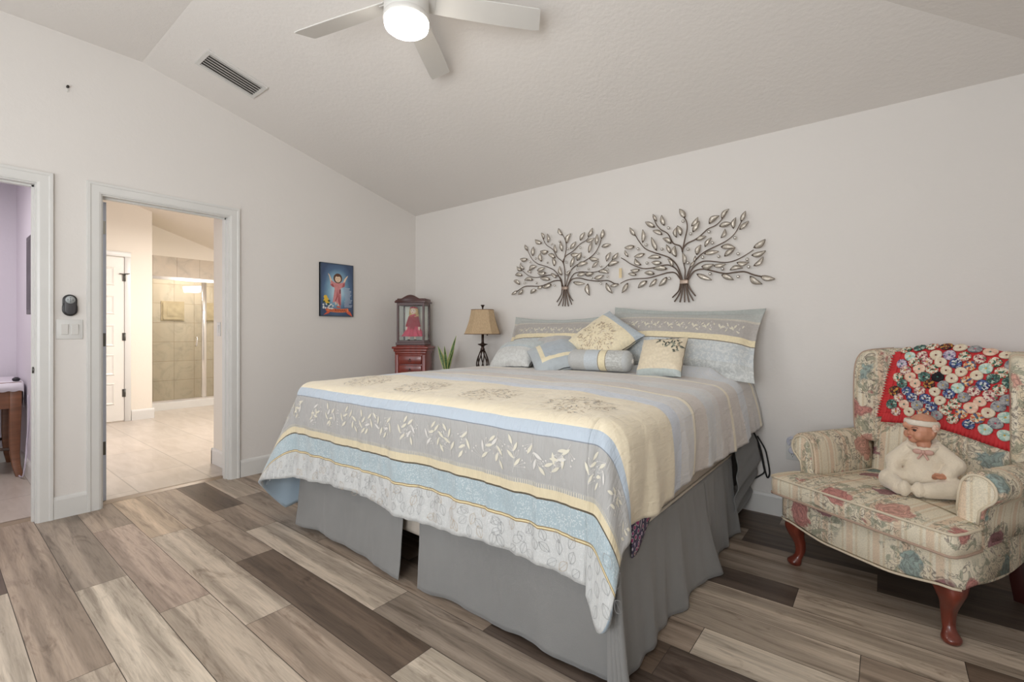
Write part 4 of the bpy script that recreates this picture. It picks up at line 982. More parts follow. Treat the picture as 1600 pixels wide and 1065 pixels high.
tq = mth(nt, 'ADD', sp_.outputs[1], mth(nt, 'MULTIPLY', mth(nt, 'SUBTRACT', wob.outputs['Fac'], 0.5), 0.006))
col = const(nt, tq, bands)
# mosaic dots in the blue-grey band and in the striped field beyond the yellow panel
vd = vor(nt, tc.outputs['UV'], 150)
dots = ramp(nt, vd.outputs['Distance'], [(0.30, (1, 1, 1, 1)), (0.42, (0, 0, 0, 1))])
inb = mth(nt, 'MULTIPLY', mth(nt, 'GREATER_THAN', tq, .140), mth(nt, 'LESS_THAN', tq, .231))
big = tex(nt, tc.outputs['UV'], 9, 3)
amt = mth(nt, 'MULTIPLY', mth(nt, 'MULTIPLY', dots, inb), ramp(nt, big.outputs['Fac'], [(0.35, (.25, .25, .25, 1)), (0.6, (.8, .8, .8, 1))]))
col = mix(nt, amt, col, C(214, 220, 220))
inf = mth(nt, 'GREATER_THAN', tq, 1.06)
mott = tex(nt, tc.outputs['UV'], 130, 3, .6)
mf = tex(nt, tc.outputs['UV'], 14, 3, .6, 1.0)
amt2 = mth(nt, 'MULTIPLY', inf, mth(nt, 'MULTIPLY', ramp(nt, mott.outputs['Fac'], [(.50, (0, 0, 0, 1)), (.60, (.75, .75, .75, 1))]), ramp(nt, mf.outputs['Fac'], [(.45, (0, 0, 0, 1)), (.6, (.9, .9, .9, 1))])))
col = mix(nt, amt2, col, C(216, 210, 198))
# faint damask in the silver border
inh = mth(nt, 'LESS_THAN', tq, .126)
dm = tex(nt, tc.outputs['UV'], 36, 2, .5, 2.5)
col = mix(nt, mth(nt, 'MULTIPLY', inh, ramp(nt, dm.outputs['Fac'], [(.47, (0, 0, 0, 1)), (.5, (.5, .5, .5, 1)), (.53, (0, 0, 0, 1))])), col, C(226, 227, 226))
nt.links.new(col, b.inputs['Base Color'])
b.inputs['Roughness'].default_value = .52; b.inputs['Sheen Weight'].default_value = .3; b.inputs['Specular IOR Level'].default_value = .4
mp = nd(nt, 'ShaderNodeMapping'); mp.inputs['Scale'].default_value = (26, 3.0, 1); nt.links.new(tc.outputs['UV'], mp.inputs[0])
wr = tex(nt, mp.outputs[0], 1.6, 4, .6, .8); wr2 = tex(nt, coords(nt, 'Object', (9, 9, 5)), 1.5, 3, .5, .4)
bump(nt, b, mth(nt, 'ADD', mth(nt, 'MULTIPLY', wr.outputs['Fac'], .5), wr2.outputs['Fac']), .75, .012)
M_comf = m
M_lining = mat('blue_lining', C(160, 178, 192), .5, vary=.03, sheen=.3)
M_cream = mat('cream_thread', C(216, 210, 192), .6, vary=.05); M_silv = mat('white_thread', C(214, 210, 204), .6, vary=.05); M_brown = mat('taupe_thread', C(184, 164, 140), .6, vary=.1); M_pale = mat('pale_thread', C(236, 226, 204), .6); M_grey = mat('grey_thread', C(160, 161, 162), .6)
como = CM.build('comforter', [M_comf, M_lining, M_cream, M_silv, M_brown, M_pale, M_grey], recalc=False, org=((BL + BR_) / 2, 2.4, 0.87))
tag(como, 'silver, blue and yellow striped comforter with woven leaves spread over the bed', 'comforter')

# ------------------------------------------------------------------ pillows
def pillow(name, label, w_, h_, t_, mats, loc, basis, group='pillows and cushions at the bed head', seed=1, flange=0.0, bandmat=None, deco=None, sag=0.0, pinch=0.06, n=40, cat='pillow'):
    """w across, h up, t thick; basis = (right, up, out) unit vectors; uv in metres from the lower left"""
    R, U, N = (Vector(b_).normalized() for b_ in basis)
    o = thing(name, label, cat, loc, 0, group) if deco else None
    mb = MB()
    def prof(u, v, side):
        a, b_ = 2 * u - 1, 2 * v - 1
        x = a * w_ / 2 * (1 - pinch * (1 - abs(b_) ** 2) * abs(a) ** 3); y = b_ * h_ / 2 * (1 - pinch * (1 - abs(a) ** 2) * abs(b_) ** 3)
        ax = min(1, abs(a) / (1 - flange / w_ * 2)); ay = min(1, abs(b_) / (1 - flange / h_ * 2))
        k = max(0.0, (1 - ax ** 2.6)) ** 0.55 * max(0.0, (1 - ay ** 2.6)) ** 0.55
        z = side * (t_ / 2 * k + 0.003)
        z += 0.006 * nz(a * 3, b_ * 3, seed) * (1 if side > 0 else .6) * (0.3 + k) + 0.003 * nz(a * 9, b_ * 9, seed + 4) + 0.006 * (1 - k) * nz(a * 4, b_ * 4, seed + 9)
        y += sag * (-(1 - abs(a)) * 0 + 0.5 * (a * a - 1)) * max(0, b_)
        return R * x + U * y + N * z
    uvf = lambda u, v: (u * w_, v * h_)
    mb.grid(n, n, lambda u, v: prof(u, v, 1), 0, uvf); mb.grid(n, n, lambda u, v: prof(1 - u, v, -1), 0, lambda u, v: ((1 - u) * w_, v * h_))
    if deco:
        body = mb.build('cushion_body', mats, o, weld=0.0035)
        deco(o, lambda x, y, h=0.003: prof((x) / w_, (y) / h_, 1) + N * h)
        return o
    po = mb.build(name, mats, weld=0.0035, loc=loc)
    return tag(po, label, cat, group)
def deco_mesh(name, o, fn, mats):
    mb = MB(); fn(mb); return mb.build(name, mats, o, recalc=False)
def put(mb, f, pts, m=0):
    vs = [tuple(f(x, y)) for x, y in pts]; n_ = len(vs) // 2
    mb.add(vs, [(i, i + 1, len(vs) - 2 - i, len(vs) - 1 - i) for i in range(n_ - 1)] if len(vs) > 4 else [tuple(range(len(vs)))], m)
def bandcloth(name, stops, axis=1, bumps=.35, dotted=None, rot=0.0, shift=(0, 0)):
    m, nt, b = M_(name)
    tc = nd(nt, 'ShaderNodeTexCoord'); mp = nd(nt, 'ShaderNodeMapping'); mp.inputs['Rotation'].default_value = (0, 0, rot); mp.inputs['Location'].default_value = (*shift, 0)
    nt.links.new(tc.outputs['UV'], mp.inputs[0]); sp_ = nd(nt, 'ShaderNodeSeparateXYZ'); nt.links.new(mp.outputs[0], sp_.inputs[0])
    col = const(nt, sp_.outputs[axis], stops)
    n1 = tex(nt, tc.outputs['UV'], 70, 3)
    col = mix(nt, 1.0, col, ramp(nt, n1.outputs['Fac'], [(.35, (.93, .93, .93, 1)), (.65, (1.04, 1.04, 1.04, 1))]), 'MULTIPLY')
    if dotted:
        lo, hi = dotted; n2 = tex(nt, tc.outputs['UV'], 46, 3, .55, 1.2)
        a = mth(nt, 'MULTIPLY', mth(nt, 'MULTIPLY', mth(nt, 'GREATER_THAN', sp_.outputs[axis], lo), mth(nt, 'LESS_THAN', sp_.outputs[axis], hi)), ramp(nt, n2.outputs['Fac'], [(.5, (0, 0, 0, 1)), (.56, (.7, .7, .7, 1))]))
        col = mix(nt, a, col, C(214, 215, 212))
    nt.links.new(col, b.inputs['Base Color']); b.inputs['Roughness'].default_value = .55; b.inputs['Sheen Weight'].default_value = .3
    w1 = tex(nt, coords(nt, 'Object', (14, 14, 9)), 1.2, 3, .5, .6); bump(nt, b, w1.outputs['Fac'], bumps, .012)
    return m
def shamdeco(w_, h_):
    def d(o, f):
        def fn(mb):
            x = 0.07
            rg2 = random.Random(int(w_ * 1000)); k = 0
            while x < w_ - 0.08:
                y = h_ * 0.66; s = 1 if k % 2 else -1; a = PI / 2 - s * .5
                for dd, off, L in ((0, .0, .036), (.012, .9, .03), (.016, -.9, .032)):
                    put(mb, f, leaf_pts(x, y - .02 + dd, a + off, L, .0062), 0)
                for q in range(4): put(mb, f, leaf_pts(x + rg2.uniform(.018, .045), y + rg2.uniform(-.03, .03), rg2.uniform(0, 3), .010, .003, 3), 1)
                for q in range(2): put(mb, f, leaf_pts(x + .035 + q * .012, y - .035 + q * .04, rg2.uniform(.5, 2.5), .024, .0045), 0)
                x += 0.082; k += 1
        deco_mesh('leaf_embroidery', o, fn, [M_cream, M_silv])
    return d
SH = [(0, (188, 190, 188)), (.10, (190, 195, 197)), (.225, (120, 108, 92)), (.231, (230, 216, 182)), (.272, (176, 170, 165)), (.385, (196, 190, 178)), (.40, (178, 180, 176)), (.46, (168, 172, 168))]
m_sham = bandcloth('sham_cloth', SH, 1, .4, (0.0, .225))
def lean(a, yaw=0.0):
    """basis of a pillow leaning back by a, turned by yaw about the vertical"""
    U = Vector((0, math.sin(a), math.cos(a))); N = Vector((0, -math.cos(a), math.sin(a))); R = Vector((1, 0, 0)); M = Matrix.Rotation(yaw, 3, 'Z')
    return (M @ R, M @ U, M @ N)
def roll(basis, ang):
    R, U, N = basis; M = Matrix.Rotation(ang, 3, N); return (M @ R, M @ U, N)
pillow('pillow_sham', 'long striped pillow sham leaning at the left of the bed head', 0.96, 0.47, 0.17, m_sham, (-2.08, 3.17, 1.085), lean(math.radians(27)), seed=2, flange=.045, deco=shamdeco(.96, .47), sag=.05)
pillow('pillow_sham', 'long striped pillow sham standing at the right of the bed head', 1.03, 0.50, 0.19, m_sham, (-1.10, 3.16, 1.105), roll(lean(math.radians(26)), math.radians(-2.5)), seed=5, flange=.045, deco=shamdeco(1.03, .50), sag=.03)
m_med = bandcloth('medallion_cloth', [(0, (182, 191, 198)), (.075, (234, 221, 190))], 0, .3)
def meddeco(o, f):
    def fn(mb):
        rg2 = random.Random(4)
        for k in range(260):
            r = 0.135 * math.sqrt(rg2.random()); a = rg2.uniform(0, 2 * PI)
            put(mb, f, leaf_pts(.255 + r * math.cos(a), .21 + r * math.sin(a), a + rg2.uniform(-1.2, 1.2), rg2.uniform(.014, .026), .0028, 3), rg2.choice((0, 0, 1)))
    deco_mesh('medallion_embroidery', o, fn, [M_brown, M_pale])
pillow('square_cushion', 'yellow cushion with a stitched medallion and blue edge, tipped on its corner', 0.40, 0.40, 0.15, m_med, (-1.535, 2.965, 1.115), roll(lean(math.radians(44), .1), math.radians(232)), seed=8, deco=meddeco)
m_blue = bandcloth('blue_cushion_cloth', [(0, (164, 180, 194)), (.062, (226, 210, 170)), (.092, (160, 178, 196))], 1, .3)
# blue cushion: yellow band runs round two sides
m, nt, b = M_('blue_banded_cloth'); tc = nd(nt, 'ShaderNodeTexCoord'); sp_ = nd(nt, 'ShaderNodeSeparateXYZ'); nt.links.new(tc.outputs['UV'], sp_.inputs[0])
mn = mth(nt, 'MINIMUM', sp_.outputs[0], sp_.outputs[1]); nt.links.new(const(nt, mn, [(0, (176, 183, 187)), (.065, (230, 218, 186)), (.098, (172, 181, 189))]), b.inputs['Base Color']); b.inputs['Roughness'].default_value = .55; b.inputs['Sheen Weight'].default_value = .3
w1 = tex(nt, coords(nt, 'Object', (14, 14, 9)), 1.2, 3, .5, .6); bump(nt, b, w1.outputs['Fac'], .4, .012)
pillow('square_cushion', 'blue cushion with a yellow band lying tipped in front of the left sham', 0.36, 0.36, 0.15, m, (-1.83, 2.80, 0.985), roll(lean(math.radians(60), .25), math.radians(30)), seed=11)
m_bd1 = bandcloth('boudoir_cloth', [(0, (200, 200, 197)), (.15, (186, 196, 200)), (.17, (192, 198, 198))], 1, .35, (0.0, .15))
pillow('boudoir_pillow', 'small silver leaf-patterned pillow lying leftmost on the bed', 0.40, 0.28, 0.16, m_bd1, (-2.23, 2.86, 0.985), roll(lean(math.radians(50), -.12), math.radians(6)), seed=14, pinch=.05)
pillow('grey_pillow', 'plain light grey pillow behind the blue cushion', 0.30, 0.30, 0.14, mat('light_grey_cloth', C(192, 190, 188), .6, sheen=.3, bs=.2, bscale=30), (-2.00, 2.985, 1.02), roll(lean(math.radians(50), .05), math.radians(8)), seed=17)
m_cr = bandcloth('cream_cloth', [(0, (182, 190, 188)), (.035, (222, 208, 182))], 1, .25)
def crdeco(o, f):
    def fn(mb):
        rg2 = random.Random(9)
        for k in range(120):
            x, y = rg2.uniform(.10, .275), rg2.uniform(.10, .255)
            if math.hypot(x - .27, y - .25) > .17 * rg2.uniform(.55, 1.0) or y < .235 - (x - .10) * .62: continue
            put(mb, f, leaf_pts(x, y, rg2.uniform(0, 6.3), rg2.uniform(.016, .03), .005, 4), rg2.choice((0, 0, 1, 2)))
    deco_mesh('leaf_embroidery', o, fn, [mat('dark_green_thread', C(84, 88, 78), .6), mat('grey_green_thread', C(140, 142, 126), .6), M_brown])
pillow('square_cushion', 'small cream cushion with dark leaf embroidery in its upper right corner', 0.29, 0.27, 0.12, m_cr, (-1.075, 2.83, 1.005), roll(lean(math.radians(32), -.1), math.radians(4)), seed=21, deco=crdeco, pinch=.05)
# bolster
bl = thing('bolster', 'small round bolster with blue, yellow and grey bands in the middle of the bed', 'pillow', (-1.48, 2.80, 0.975), 0.10, 'pillows and cushions at the bed head')
R = []; uvs = []
N_, K_ = 50, 28
for i in range(N_ + 1):
    t = i / N_; x = -0.225 + 0.45 * t; e = min(t, 1 - t) * 0.45
    r = 0.075 * min(1.0, math.sqrt(max(0.0, 1 - max(0, (0.05 - e) / 0.05) ** 2)) + 0.02)
    row = []
    for j in range(K_ + 1):
        a = 2 * PI * j / K_; rr_ = r * (1 + 0.02 * nz(t * 9, math.cos(a) * 2, math.sin(a) * 2) + (0.03 * math.sin(a * 14) * max(0, (0.07 - e) / .07)))
        row.append((x, -rr_ * math.cos(a), rr_ * math.sin(a) * 0.93)); uvs.append((x + .225, a / 6.28))
    R.append(row)
mb = MB(); mb.add([p for r in R for p in r], [(i * (K_ + 1) + j, i * (K_ + 1) + j + 1, (i + 1) * (K_ + 1) + j + 1, (i + 1) * (K_ + 1) + j) for i in range(N_) for j in range(K_)], 0, uvs)
mb.build('bolster_body', bandcloth('bolster_cloth', [(0, (184, 184, 182)), (.14, (193, 199, 204)), (.235, (134, 120, 96)), (.24, (230, 217, 182)), (.285, (134, 120, 96)), (.29, (180, 180, 176)), (.40, (186, 188, 188))], 0, .35, (.29, .40)), bl, weld=.0006)
for sx in (-1, 1): MB().sphere((sx * 0.222, 0, 0), 0.016, 12, 8, 0, (.5, 1, 1)).build('end_button', M_silv, bl)

# ------------------------------------------------------------------ nightstand behind the bed with lamp and plant
M_dkw = mat('dark_wood', C(74, 48, 38), .4, vary=.2, stretch=(1, 1, 6))
ns = thing('nightstand', 'dark wooden nightstand under the table lamp, behind the left bed head', 'nightstand', (-3.07, 3.13, 0))
MB().box((0, 0, 0.66), (0.66, 0.44, 0.03)).build('top', M_dkw, ns, bevel=(.004, 2))
MB().box((0, 0.005, 0.37), (0.60, 0.40, 0.55)).build('carcass', M_dkw, ns, bevel=(.004, 1))
for z in (0.24, 0.50):
    dr = MB().box((0, -0.203, z), (0.54, 0.02, 0.23)).build('drawer', M_dkw, ns, bevel=(.004, 2))
    MB().sphere((0, -0.223, z), 0.015, 12, 8).build('knob', M_dknick, dr)
for sx in (-1, 1):
    for sy in (-1, 1): MB().box((sx * .27, sy * .17, 0.05), (0.05, 0.05, 0.10), taper=1.0).build('leg', M_dkw, ns)
lm = thing('table_lamp', 'table lamp with a tan panelled shade and dark bronze openwork base', 'table lamp', (-2.875, 3.185, 0.675))
M_bz = mat('dark_bronze', C(62, 44, 36), .4, .5, .2)
MB().lathe([(.001, 0), (.085, 0), (.085, .012), (.06, .022), (.035, .03), (.02, .045), (.001, .045)], n=28).build('foot', M_bz, lm)
cg = MB()
for k in range(8):
    a0 = 2 * PI * k / 8; P = []
    for i in range(17):
        t = i / 16; r = 0.016 + 0.040 * math.sin(PI * t) ** 0.9; a = a0 + t * 1.3
        P.append((r * math.cos(a), r * math.sin(a), 0.05 + 0.27 * t))
    cg.tube(P, 0.0055, 6)
cg.build('openwork_cage', M_bz, lm)
MB().lathe([(.001, .31), (.012, .31), (.022, .33), (.014, .345), (.016, .36), (.044, .372), (.046, .378), (.014, .384), (.012, .40), (.012, .50), (.001, .50)], n=20).build('stem', M_bz, lm)
# eight-sided shade with narrow corner panels
def octo(a, c, z): return [(a, c, z), (c, a, z), (-c, a, z), (-a, c, z), (-a, -c, z), (-c, -a, z), (c, -a, z), (a, -c, z)]
m, nt, b = M_('tan_linen'); v = coords(nt); n_ = tex(nt, coords(nt, 'Object', (1, 1, .2)), 160, 3)
nt.links.new(ramp(nt, n_.outputs['Fac'], [(.3, C(176, 150, 118)), (.7, C(196, 170, 136))]), b.inputs['Base Color']); b.inputs['Roughness'].default_value = .8
b.inputs['Transmission Weight'].default_value = 0.0
shd = MB(); R = []
for i in range(9):
    t = i / 8; a = 0.158 + (0.098 - 0.158) * t + (-0.008) * math.sin(PI * t); R.append(octo(a, a * 0.58, 0.468 + 0.222 * t))
shd.rings(R, 0, False, True, False); shd.xf(Matrix.Rotation(math.radians(38), 4, 'Z')); s_o = shd.build('lamp_shade', m, lm, solid=.003)
M_braid = mat('brown_braid', C(112, 84, 62), .7)
for z, a in ((0.469, .159), (0.689, .099)):
    tr_ = MB(); q = octo(a, a * .58, z); tr_.tube(q + [q[0]], 0.003, 6); tr_.xf(Matrix.Rotation(math.radians(38), 4, 'Z')); tr_.build('shade_trim', M_braid, s_o)
hp = MB(); hp.tube([(0, 0, 0.49), (0.04, 0, 0.52), (0.045, 0, 0.62), (0, 0, 0.70)], .002, 6); hp.tube([(0, 0, .49), (-.04, 0, .52), (-.045, 0, .62), (0, 0, .70)], .002, 6)
for k in range(4):
    a = PI / 2 * k + .3; hp.tube([(0, 0, .688), (.098 * math.cos(a), .098 * math.sin(a), .686)], .002, 5)
hp.build('harp', M_bz, lm)
MB().lathe([(.001, .69), (.008, .69), (.006, .705), (.013, .725), (.018, .728), (.018, .735), (.001, .735)], n=14).build('finial', M_bz, lm)
MB().tube([(0.10, -0.05, 0.47), (0.10, -0.05, 0.455)], .006, 8).build('pull_switch', M_bz, lm)
# snake plant
sp = thing('snake_plant', 'small snake plant with upright green leaves beside the table lamp', 'plant', (-3.29, 3.13, 0.675))
MB().lathe([(.001, 0), (.042, 0), (.052, .085), (.056, .09), (.056, .10), (.048, .10), (.046, .085), (.001, .085)], n=28).build('pot', mat('dark_pot', C(70, 66, 62), .4), sp)
m, nt, b = M_('snake_leaf'); tc = nd(nt, 'ShaderNodeTexCoord'); sp_ = nd(nt, 'ShaderNodeSeparateXYZ'); nt.links.new(tc.outputs['UV'], sp_.inputs[0])
ed_ = mth(nt, 'ABSOLUTE', mth(nt, 'SUBTRACT', sp_.outputs[1], .5)); wv = tex(nt, coords(nt, 'Object', (20, 20, 60)), 1, 2)
inn = ramp(nt, wv.outputs['Fac'], [(.4, C(52, 84, 46)), (.6, C(92, 122, 70))])
nt.links.new(mix(nt, mth(nt, 'GREATER_THAN', ed_, .37), inn, C(196, 198, 124)), b.inputs['Base Color']); b.inputs['Roughness'].default_value = .4
lv = MB()
for ax, ay, H, W, bend, tw in ((-.125, .0, .33, .030, .5, .5), (.10, .03, .43, .026, .35, .2), (-.03, .0, .33, .012, .2, .4), (.155, -.05, .32, .014, .9, .7), (.0, -.03, .33, .022, .1, 0.3), (-.05, -.03, .28, .020, .4, -.4), (.035, .03, .31, .020, .2, 0.2)):
    d = Vector((ax, ay, 0)); side = Vector((math.cos(tw), math.sin(tw), 0))
    def lf_(u, v, d=d, H=H, W=W, side=side):
        w_ = W * min(1, (0.45 + 1.1 * u)) * max(0.02, (1 - u ** 3.0)); c = d * (0.12 + 0.88 * u ** 1.4) + Vector((0, 0, 0.085 + (H - .06) * u))
        s_ = (v - .5) * 2; n__ = side.cross(Vector((0, 0, 1)))
        return tuple(c + side * w_ * s_ + n__ * (-0.25 * w_ * (1 - s_ * s_)))
    lv.grid(16, 6, lf_)
lv.build('leaves', m, sp, solid=.0025, recalc=False)

# ------------------------------------------------------------------ jewellery armoire, display case and doll in the corner
M_chy = mat('cherry_wood', C(128, 48, 36), .30, vary=.22, vs=4, stretch=(6, 6, 1), coat=.3)
M_chd = mat('dark_cherry', C(74, 34, 28), .35, vary=.2, coat=.2)
ARZ = math.radians(32)
ar = thing('jewellery_armoire', 'cherry-red jewellery chest with small drawers in the room corner', 'jewellery chest', (-3.756, 3.115, 0), ARZ)
MB().box((0, 0, 0.50), (0.315, 0.21, 0.90)).build('carcass', M_chy, ar, bevel=(.004, 2))
tp = MB()
for z, w_, d, h in ((0.955, .325, .22, .03), (0.98, .345, .24, .03), (1.005, .372, .262, .024), (1.022, .30, .215, .02)): tp.box((0, 0, z), (w_, d, h))
tp.build('top_moulding', M_chy, ar, bevel=(.008, 3))
for sx in (-1, 1): MB().box((sx * 0.138, -0.109, 0.50), (0.036, 0.018, 0.88)).build('pilaster', M_chy, ar, bevel=(.006, 3))
for i in range(9):
    z = 0.885 - i * 0.098
    dr = MB(); dr.box((0, -0.112, z), (0.236, 0.016, 0.086)); do = dr.build('drawer', M_chy, ar, bevel=(.006, 2))
    kn = MB(); kn.tube([(0, -0.120, z + .006), (0, -0.131, z + .006)], .006, 10); kn.tube([(0.013 * math.cos(a), -.131, z - .004 + .012 * math.sin(a)) for a in (PI * k / 8 + PI for k in range(9))], .0022, 6); kn.build('drawer_pull', M_dark, do)
for sx in (-1, 1):
    for sy in (-1, 1): MB().lathe([(.001, 0), (.016, 0), (.022, .03), (.026, .05), (.001, .05)], (sx * .128, sy * .08, 0), 14).build('foot', M_chy, ar)
dc = thing('display_case', 'glass display case with dark cherry frame and arched top on the jewellery chest', 'display case', (-3.756, 3.115, 1.033), ARZ)
CW, CD, CH = 0.142, 0.105, 0.405
M_gl = glass('case_glass', (.97, .98, .97, 1))
fr = MB()
for sx in (-1, 1):
    for sy in (-1, 1): fr.box((sx * (CW - .010), sy * (CD - .010), CH / 2 + .02), (.020, .020, CH))
fr.box((0, 0, .012), (CW * 2 + .018, CD * 2 + .018, .024))
for sy in (-1, 1): fr.box((0, sy * (CD - .011), CH + .005), (CW * 2 - .002, .016, .03)); fr.box((0, sy * (CD - .011), .034), (CW * 2 - .002, .016, .022))
for sx in (-1, 1): fr.box((sx * (CW - .011), 0, CH + .005), (.016, CD * 2 - .002, .03)); fr.box((sx * (CW - .011), 0, .034), (.016, CD * 2 - .002, .022))
fr.build('case_frame', M_chd, dc, bevel=(.002, 1))
pd = MB(); pr = []
for i in range(25):
    t = i / 24; x = -0.152 + 0.304 * t; pr.append((x, CH + .045 + 0.050 * (0.5 - 0.5 * math.cos(2 * PI * min(1, max(0, (t - .06) / .88)))) ** .9))
pd.prism([(-0.152, CH + .018)] + pr + [(0.152, CH + .018)], 1, -CD - .010, -CD + .016)
pd.box((0, 0, CH + .025), (CW * 2 + .036, CD * 2 + .026, .018)); pd.box((0, .01, CH + .045), (CW * 2 + .008, CD * 2 - .02, .03)); pd.build('pediment', M_chd, dc, bevel=(.004, 2))
for n_, a, b_ in (('front_pane', (-CW + .018, -CD + .010, .03), (CW - .018, -CD + .013, CH)), ('side_pane', (-CW + .010, -CD + .018, .03), (-CW + .013, CD - .018, CH)), ('side_pane', (CW - .013, -CD + .018, .03), (CW - .010, CD - .018, CH))):
    MB().span(a, b_).build(n_, M_gl, dc)
MB().span((-CW + .018, CD - .016, .03), (CW - .018, CD - .010, CH)).build('back_panel', mat('pale_back', C(226, 226, 216), .5), dc)
dl = thing('porcelain_doll', 'blonde porcelain doll in a red velvet dress inside the display case', 'doll', (-3.756, 3.112, 1.058), ARZ)
dl.scale = (1.02, .95, 1.08)
M_por = mat('porcelain', C(240, 214, 196), .3, vary=.02); M_vel = mat('red_velvet', C(150, 16, 36), .8, vary=.15, vs=20, sheen=.6); M_ros = mat('rose_satin', C(204, 60, 92), .45, vary=.25, vs=30); M_bld = mat('blonde_hair', C(206, 168, 112), .5, vary=.25, vs=60)
blob('body', [('s', (0, 0, .295), (.031, .031, .037)), ('c', (0, 0, .27), (0, 0, .24), .010, .012), ('s', (0, 0, .20), (.032, .024, .05)), ('c', (-.035, 0, .225), (-.058, -.015, .16), .012, .010), ('c', (-.058, -.015, .16), (-.064, -.03, .115), .010, .008), ('c', (.035, 0, .225), (.058, -.015, .16), .012, .010), ('c', (.058, -.015, .16), (.066, -.03, .115), .010, .008),
     ('c', (-.02, -.005, .15), (-.028, -.05, .05), .016, .011), ('c', (-.028, -.05, .05), (-.03, -.05, .01), .010, .010), ('c', (.02, -.005, .15), (.03, -.05, .05), .016, .011), ('c', (.03, -.05, .05), (.034, -.05, .01), .010, .010), ('c', (-.03, -.05, .01), (-.032, -.072, .010), .010, .009), ('c', (.034, -.05, .01), (.038, -.072, .010), .010, .009)], M_por, dl, .005, 3)
dd_ = MB()
def skirt_(u, v):
    a = 2 * PI * u; r = 0.030 + 0.066 * v ** 1.2 + 0.010 * math.sin(a * 11) * v; return (r * math.cos(a) * 1.15, r * math.sin(a) * .85 - .01 * v, 0.19 - 0.135 * v)
dd_.grid(88, 14, skirt_, 0)
dd_.build('ruffled_skirt', M_ros, dl, solid=.002, recalc=False)
blob('bodice', [('s', (0, 0, .205), (.037, .029, .055)), ('s', (0, -.012, .16), (.046, .040, .05)), ('s', (0, -.022, .12), (.042, .036, .045)), ('c', (-.036, 0, .232), (-.060, -.015, .155), .019, .018), ('c', (.036, 0, .232), (.060, -.015, .155), .019, .018)], M_vel, dl, .005, 4)
hr = [('s', (0, .010, .308), (.037, .034, .034))]
for k in range(14):
    a = -2.75 + k * 5.5 / 13; x, y = .036 * math.sin(a), .012 + .026 * math.cos(a)
    if abs(a) > 2.0: y += .004
    for q in range(5): hr.append(('s', (x * (1.0 + .06 * q), y + .004 * math.sin(q * 2 + k), .305 - .021 * q), (.0115, .0115, .0125)))
blob('hair', hr, M_bld, dl, .004, 2)
hb = MB(); hb.tube([(.034 * math.sin(a), .006 - .034 * math.cos(a), .322 + .006 * math.cos(a)) for a in (2 * PI * k / 24 for k in range(25))], .006, 8); hb.build('hair_band', M_ros, dl)
fe = MB()
for sx in (-1, 1): fe.sphere((sx * .011, -.0285, .297), .0042, 10, 6, 0, (1, .5, .8)); 
fe.build('eyes', mat('doll_eyes', C(60, 70, 90), .3), dl)
MB().sphere((0, -.0305, .280), .0045, 10, 6, 0, (1.3, .5, .6)).build('lips', M_ros, dl)
cl_ = MB(); cl_.tube([(.03 * math.cos(a), .004 + .026 * math.sin(a), .252 - .004 * math.cos(3 * a)) for a in (2 * PI * k / 30 for k in range(31))], .008, 8); cl_.build('collar', M_ros, dl)
for sx in (-1, 1): MB().lathe([(.001, 0), (.014, .0), (.015, .02), (.012, .03), (.001, .031)], (sx * .033, -.055, -.001), 12).build('boot', M_dark, dl)
